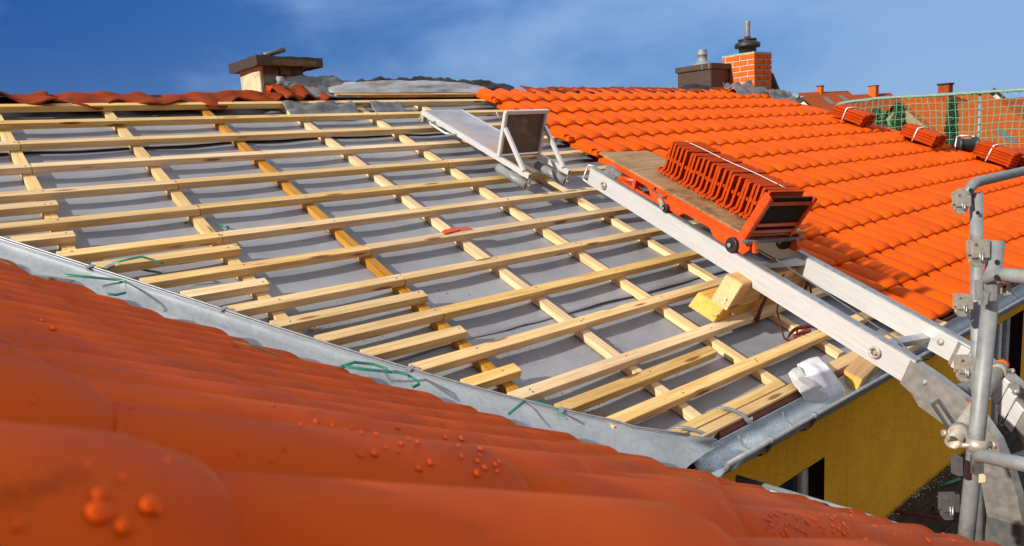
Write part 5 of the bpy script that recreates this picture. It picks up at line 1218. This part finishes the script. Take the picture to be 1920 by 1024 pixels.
# ------------------------------------------------------------------ neighbouring houses and trees
def nhouse(A, Bp, half, drop, roofmat, wallmat, label, toward, extras=None, over=.35):
    """ridge from A to Bp, roof falls 'drop' over 'half' to either side; toward = sign of the side facing the camera"""
    t = thing('neighbour_house', V3((A.x, A.y, 0)), label, 'house')
    r = (Bp - A); r.z = 0; Ln = r.length; r.normalize(); s_ = V3((0, 0, 1)).cross(r) * toward
    pitch = drop / half
    for sg in (1, -1):
        q = MB(); P = []; Lc = []; nn_ = 40; mm = int(Ln / .11)
        for i in range(mm + 1):
            a_ = -over + (Ln + 2 * over) * i / mm; row = []; lr = []
            for j in range(nn_ + 1):
                b_ = (half + .3) * j / nn_; row.append(A + r * a_ + s_ * sg * b_ + Z * (-b_ * pitch + .02 * math.cos(i * math.pi) + .025 * ((1 - (j * .5) % 1.0)))); lr.append(row[-1])
            P.append(row); Lc.append(lr)
        q.grid(P, .06, Lc, smooth=False); q.build('roof', roofmat, t, fix=False)
    for a_ in (0.0, Ln):
        q = MB(); p = A + r * a_; w_ = half - .1
        q.prism([p + Z * -.12, p + s_ * w_ + Z * (-w_ * pitch - .12), V3((p.x, p.y, 0)) + s_ * w_, V3((p.x, p.y, 0)) - s_ * w_, p - s_ * w_ + Z * (-w_ * pitch - .12)], r * (.2 if a_ == 0 else -.2)); q.build('gable_wall', wallmat, t)
        for sg in (1, -1):
            q = MB(); p = A + r * (a_ + (-over - .03 if a_ == 0 else over)); q.prism([p + Z * .03, p + s_ * sg * (half + .3) + Z * (.03 - (half + .3) * pitch), p + s_ * sg * (half + .3) + Z * (-.2 - (half + .3) * pitch), p + Z * -.2], r * .03); q.build('barge_board', 'trim_dark' if roofmat == 'tile_far' else 'tile_far', t)
    for sg in (1, -1):
        q = MB(); w_ = half - .1; p = A + s_ * sg * w_; q.prism([V3((p.x, p.y, 0)), V3((p.x, p.y, 0)) + r * Ln, p + r * Ln + Z * (-w_ * pitch - .12), p + Z * (-w_ * pitch - .12)], -s_ * sg * .2); q.build('wall', wallmat, t)
    q = MB(); q.tube([A + r * -over + Z * .03, A + r * (Ln + over) + Z * .03], .09, 8); q.build('ridge_cap', roofmat, t)
    return t, r, s_, pitch
def skylight(t, A, r, s_, pitch, a_, b_, wd, ln):
    sl = (s_ - Z * pitch).normalized(); nn_ = r.cross(sl); nn_ = nn_ if nn_.z > 0 else -nn_; p = A + r * a_ + s_ * b_ - Z * b_ * pitch
    q = MB(); q.obox(p, r, sl, nn_, 0, wd, 0, ln, .0, .10); f_ = q.build('skylight', 'dark_steel', t, .01)
    q = MB(); q.obox(p, r, sl, nn_, .08, wd - .08, .08, ln - .08, .10, .112); q.build('pane', 'lead_sheet', f_)
def chim(t, p, wd, h_, mat='brick_orange'):
    q = MB(); q.obox(p, X, Y, Z, -wd / 2, wd / 2, -wd / 2, wd / 2, -.8, h_); c = q.build('chimney', mat, t, .01)
    q = MB(); q.obox(p, X, Y, Z, -wd / 2 - .05, wd / 2 + .05, -wd / 2 - .05, wd / 2 + .05, h_, h_ + .09); q.build('cap', 'trim_dark', c)
A = atdepth(1499, 176, 80); B2 = atdepth(1586, 173.5, 83)
t, r, s_, pt = nhouse(A, B2, 4.6, 3.3, 'tile_far', 'white_wall', 'brown roofed house with a white gable and two skylights behind the brick chimney', -1)
skylight(t, A, r, s_, pt, 2.4, .8, .8, 1.5); skylight(t, A, r, s_, pt, 5.0, .6, .8, 1.5); chim(t, A + r * 3.1, .55, .7)
q = MB(); gp = A - r * .03 + s_ * .9 - Z * 1.6; q.obox(gp, s_, r, Z, -.3, .3, -.04, .04, -.6, .3); q.build('gable_window', 'trim_dark', t)
A = atdepth(1592, 180, 90); B2 = atdepth(1666, 177, 92)
t, r, s_, pt = nhouse(A, B2, 5.0, 3.6, 'tile_far', 'beige_wall', 'brown roofed house with an orange chimney partly behind the safety net', -1)
chim(t, A + r * 3.5 + s_ * .3, .9, 1.0)
A = atdepth(1690, 183, 42); B2 = atdepth(1846, 175, 46)
t, r, s_, pt = nhouse(A, B2, 5.2, 4.4, 'tile_far_orange', 'beige_wall', 'large orange brown roofed house with a beige gable seen through the net', -1)
chim(t, A + r * 3.4 + s_ * .5 - Z * .3, .6, .9, 'tile_far'); skylight(t, A, r, s_, pt, 4.6, 2.6, .8, 1.3)
q = MB(); q.prism([A + r * 1.7 + s_ * .02 - Z * .05, A + r * 1.9 + s_ * .5 - Z * .45, A + r * 1.6 + s_ * .5 - Z * .45], r * .05 + s_ * .02 + Z * .09); q.build('roof_hatch', 'white_wall', t)
A = atdepth(1842, 190, 52); B2 = atdepth(2010, 178, 54)
t, r, s_, pt = nhouse(A, B2, 6.0, 4.6, 'tile_far', 'white_wall', 'dark brown roofed house at the right edge of the photo behind the net', -1)
A = atdepth(1864, 167, 62); B2 = atdepth(1868, 167, 70)
t, r, s_, pt = nhouse(A, B2, 1.25, 1.3, 'tile_far', 'white_wall', 'narrow pale gable with dark barge boards rising behind the dark brown roof', -1)
def tree(name, base, h_, r_, label, kind):
    t = thing(name, V3((base.x, base.y, 0)), label, 'tree')
    q = MB(); top = base.z + h_
    q.tube([V3((base.x, base.y, 0)), V3((base.x + .03, base.y, base.z + h_ * .5)), V3((base.x, base.y, top - .1))], [.14, .07, .01], 8)
    for k in range(18):
        z_ = rnd(.5, base.z + h_ * .85); a_ = rnd(0, 6.28); q.tube([V3((base.x, base.y, z_)), V3((base.x + math.cos(a_) * r_ * .6, base.y + math.sin(a_) * r_ * .6, z_ + .15))], [.03, .008], 5)
    q.build('trunk', 'bark', t)
    q = MB(); n_ = 5200
    for k in range(n_):
        f_ = random.random() ** .8; z_ = 1.2 + (top - 1.2) * f_; a_ = rnd(0, 6.28)
        if kind == 'cone': rr = r_ * (1 - f_) ** .72 * (.75 + .5 * noise.noise(V3((a_ * 1.3, z_ * 1.6, base.x))))
        else: rr = r_ * math.sqrt(max(0, 1 - (2 * f_ - 1) ** 2)) * (.8 + .5 * noise.noise(V3((a_ * 1.3, z_ * 1.6, base.x))))
        rr *= random.random() ** .6
        p = V3((base.x + math.cos(a_) * rr, base.y + math.sin(a_) * rr, z_)); sz = rnd(.04, .13)
        d = V3((rnd(-1, 1), rnd(-1, 1), rnd(-.6, .8))).normalized(); e = d.orthogonal().normalized() * sz * .6
        i = [q.vert(p + d * sz), q.vert(p + e), q.vert(p - d * sz * .8), q.vert(p - e)]; q.face(*i)
    q.build('crown', 'leaf', t, fix=False)
b_ = atdepth(1684, 262, 15.5); tree('conifer', V3((b_.x, b_.y, CZ - 1.6)), 1.95, .66, 'broad dark conifer before the beige gable behind the net', 'cone')
b_ = atdepth(1783, 262, 16.0); tree('conifer', V3((b_.x, b_.y, CZ - 1.6)), 1.98, .38, 'slender dark conifer before the big orange brown roof behind the net', 'cone')
b_ = atdepth(1642, 215, 22); tree('leafy_tree', V3((b_.x, b_.y, CZ - 2.6)), 3.0, .75, 'rounded yellowish green tree between the two brown roofs behind the net', 'ball')
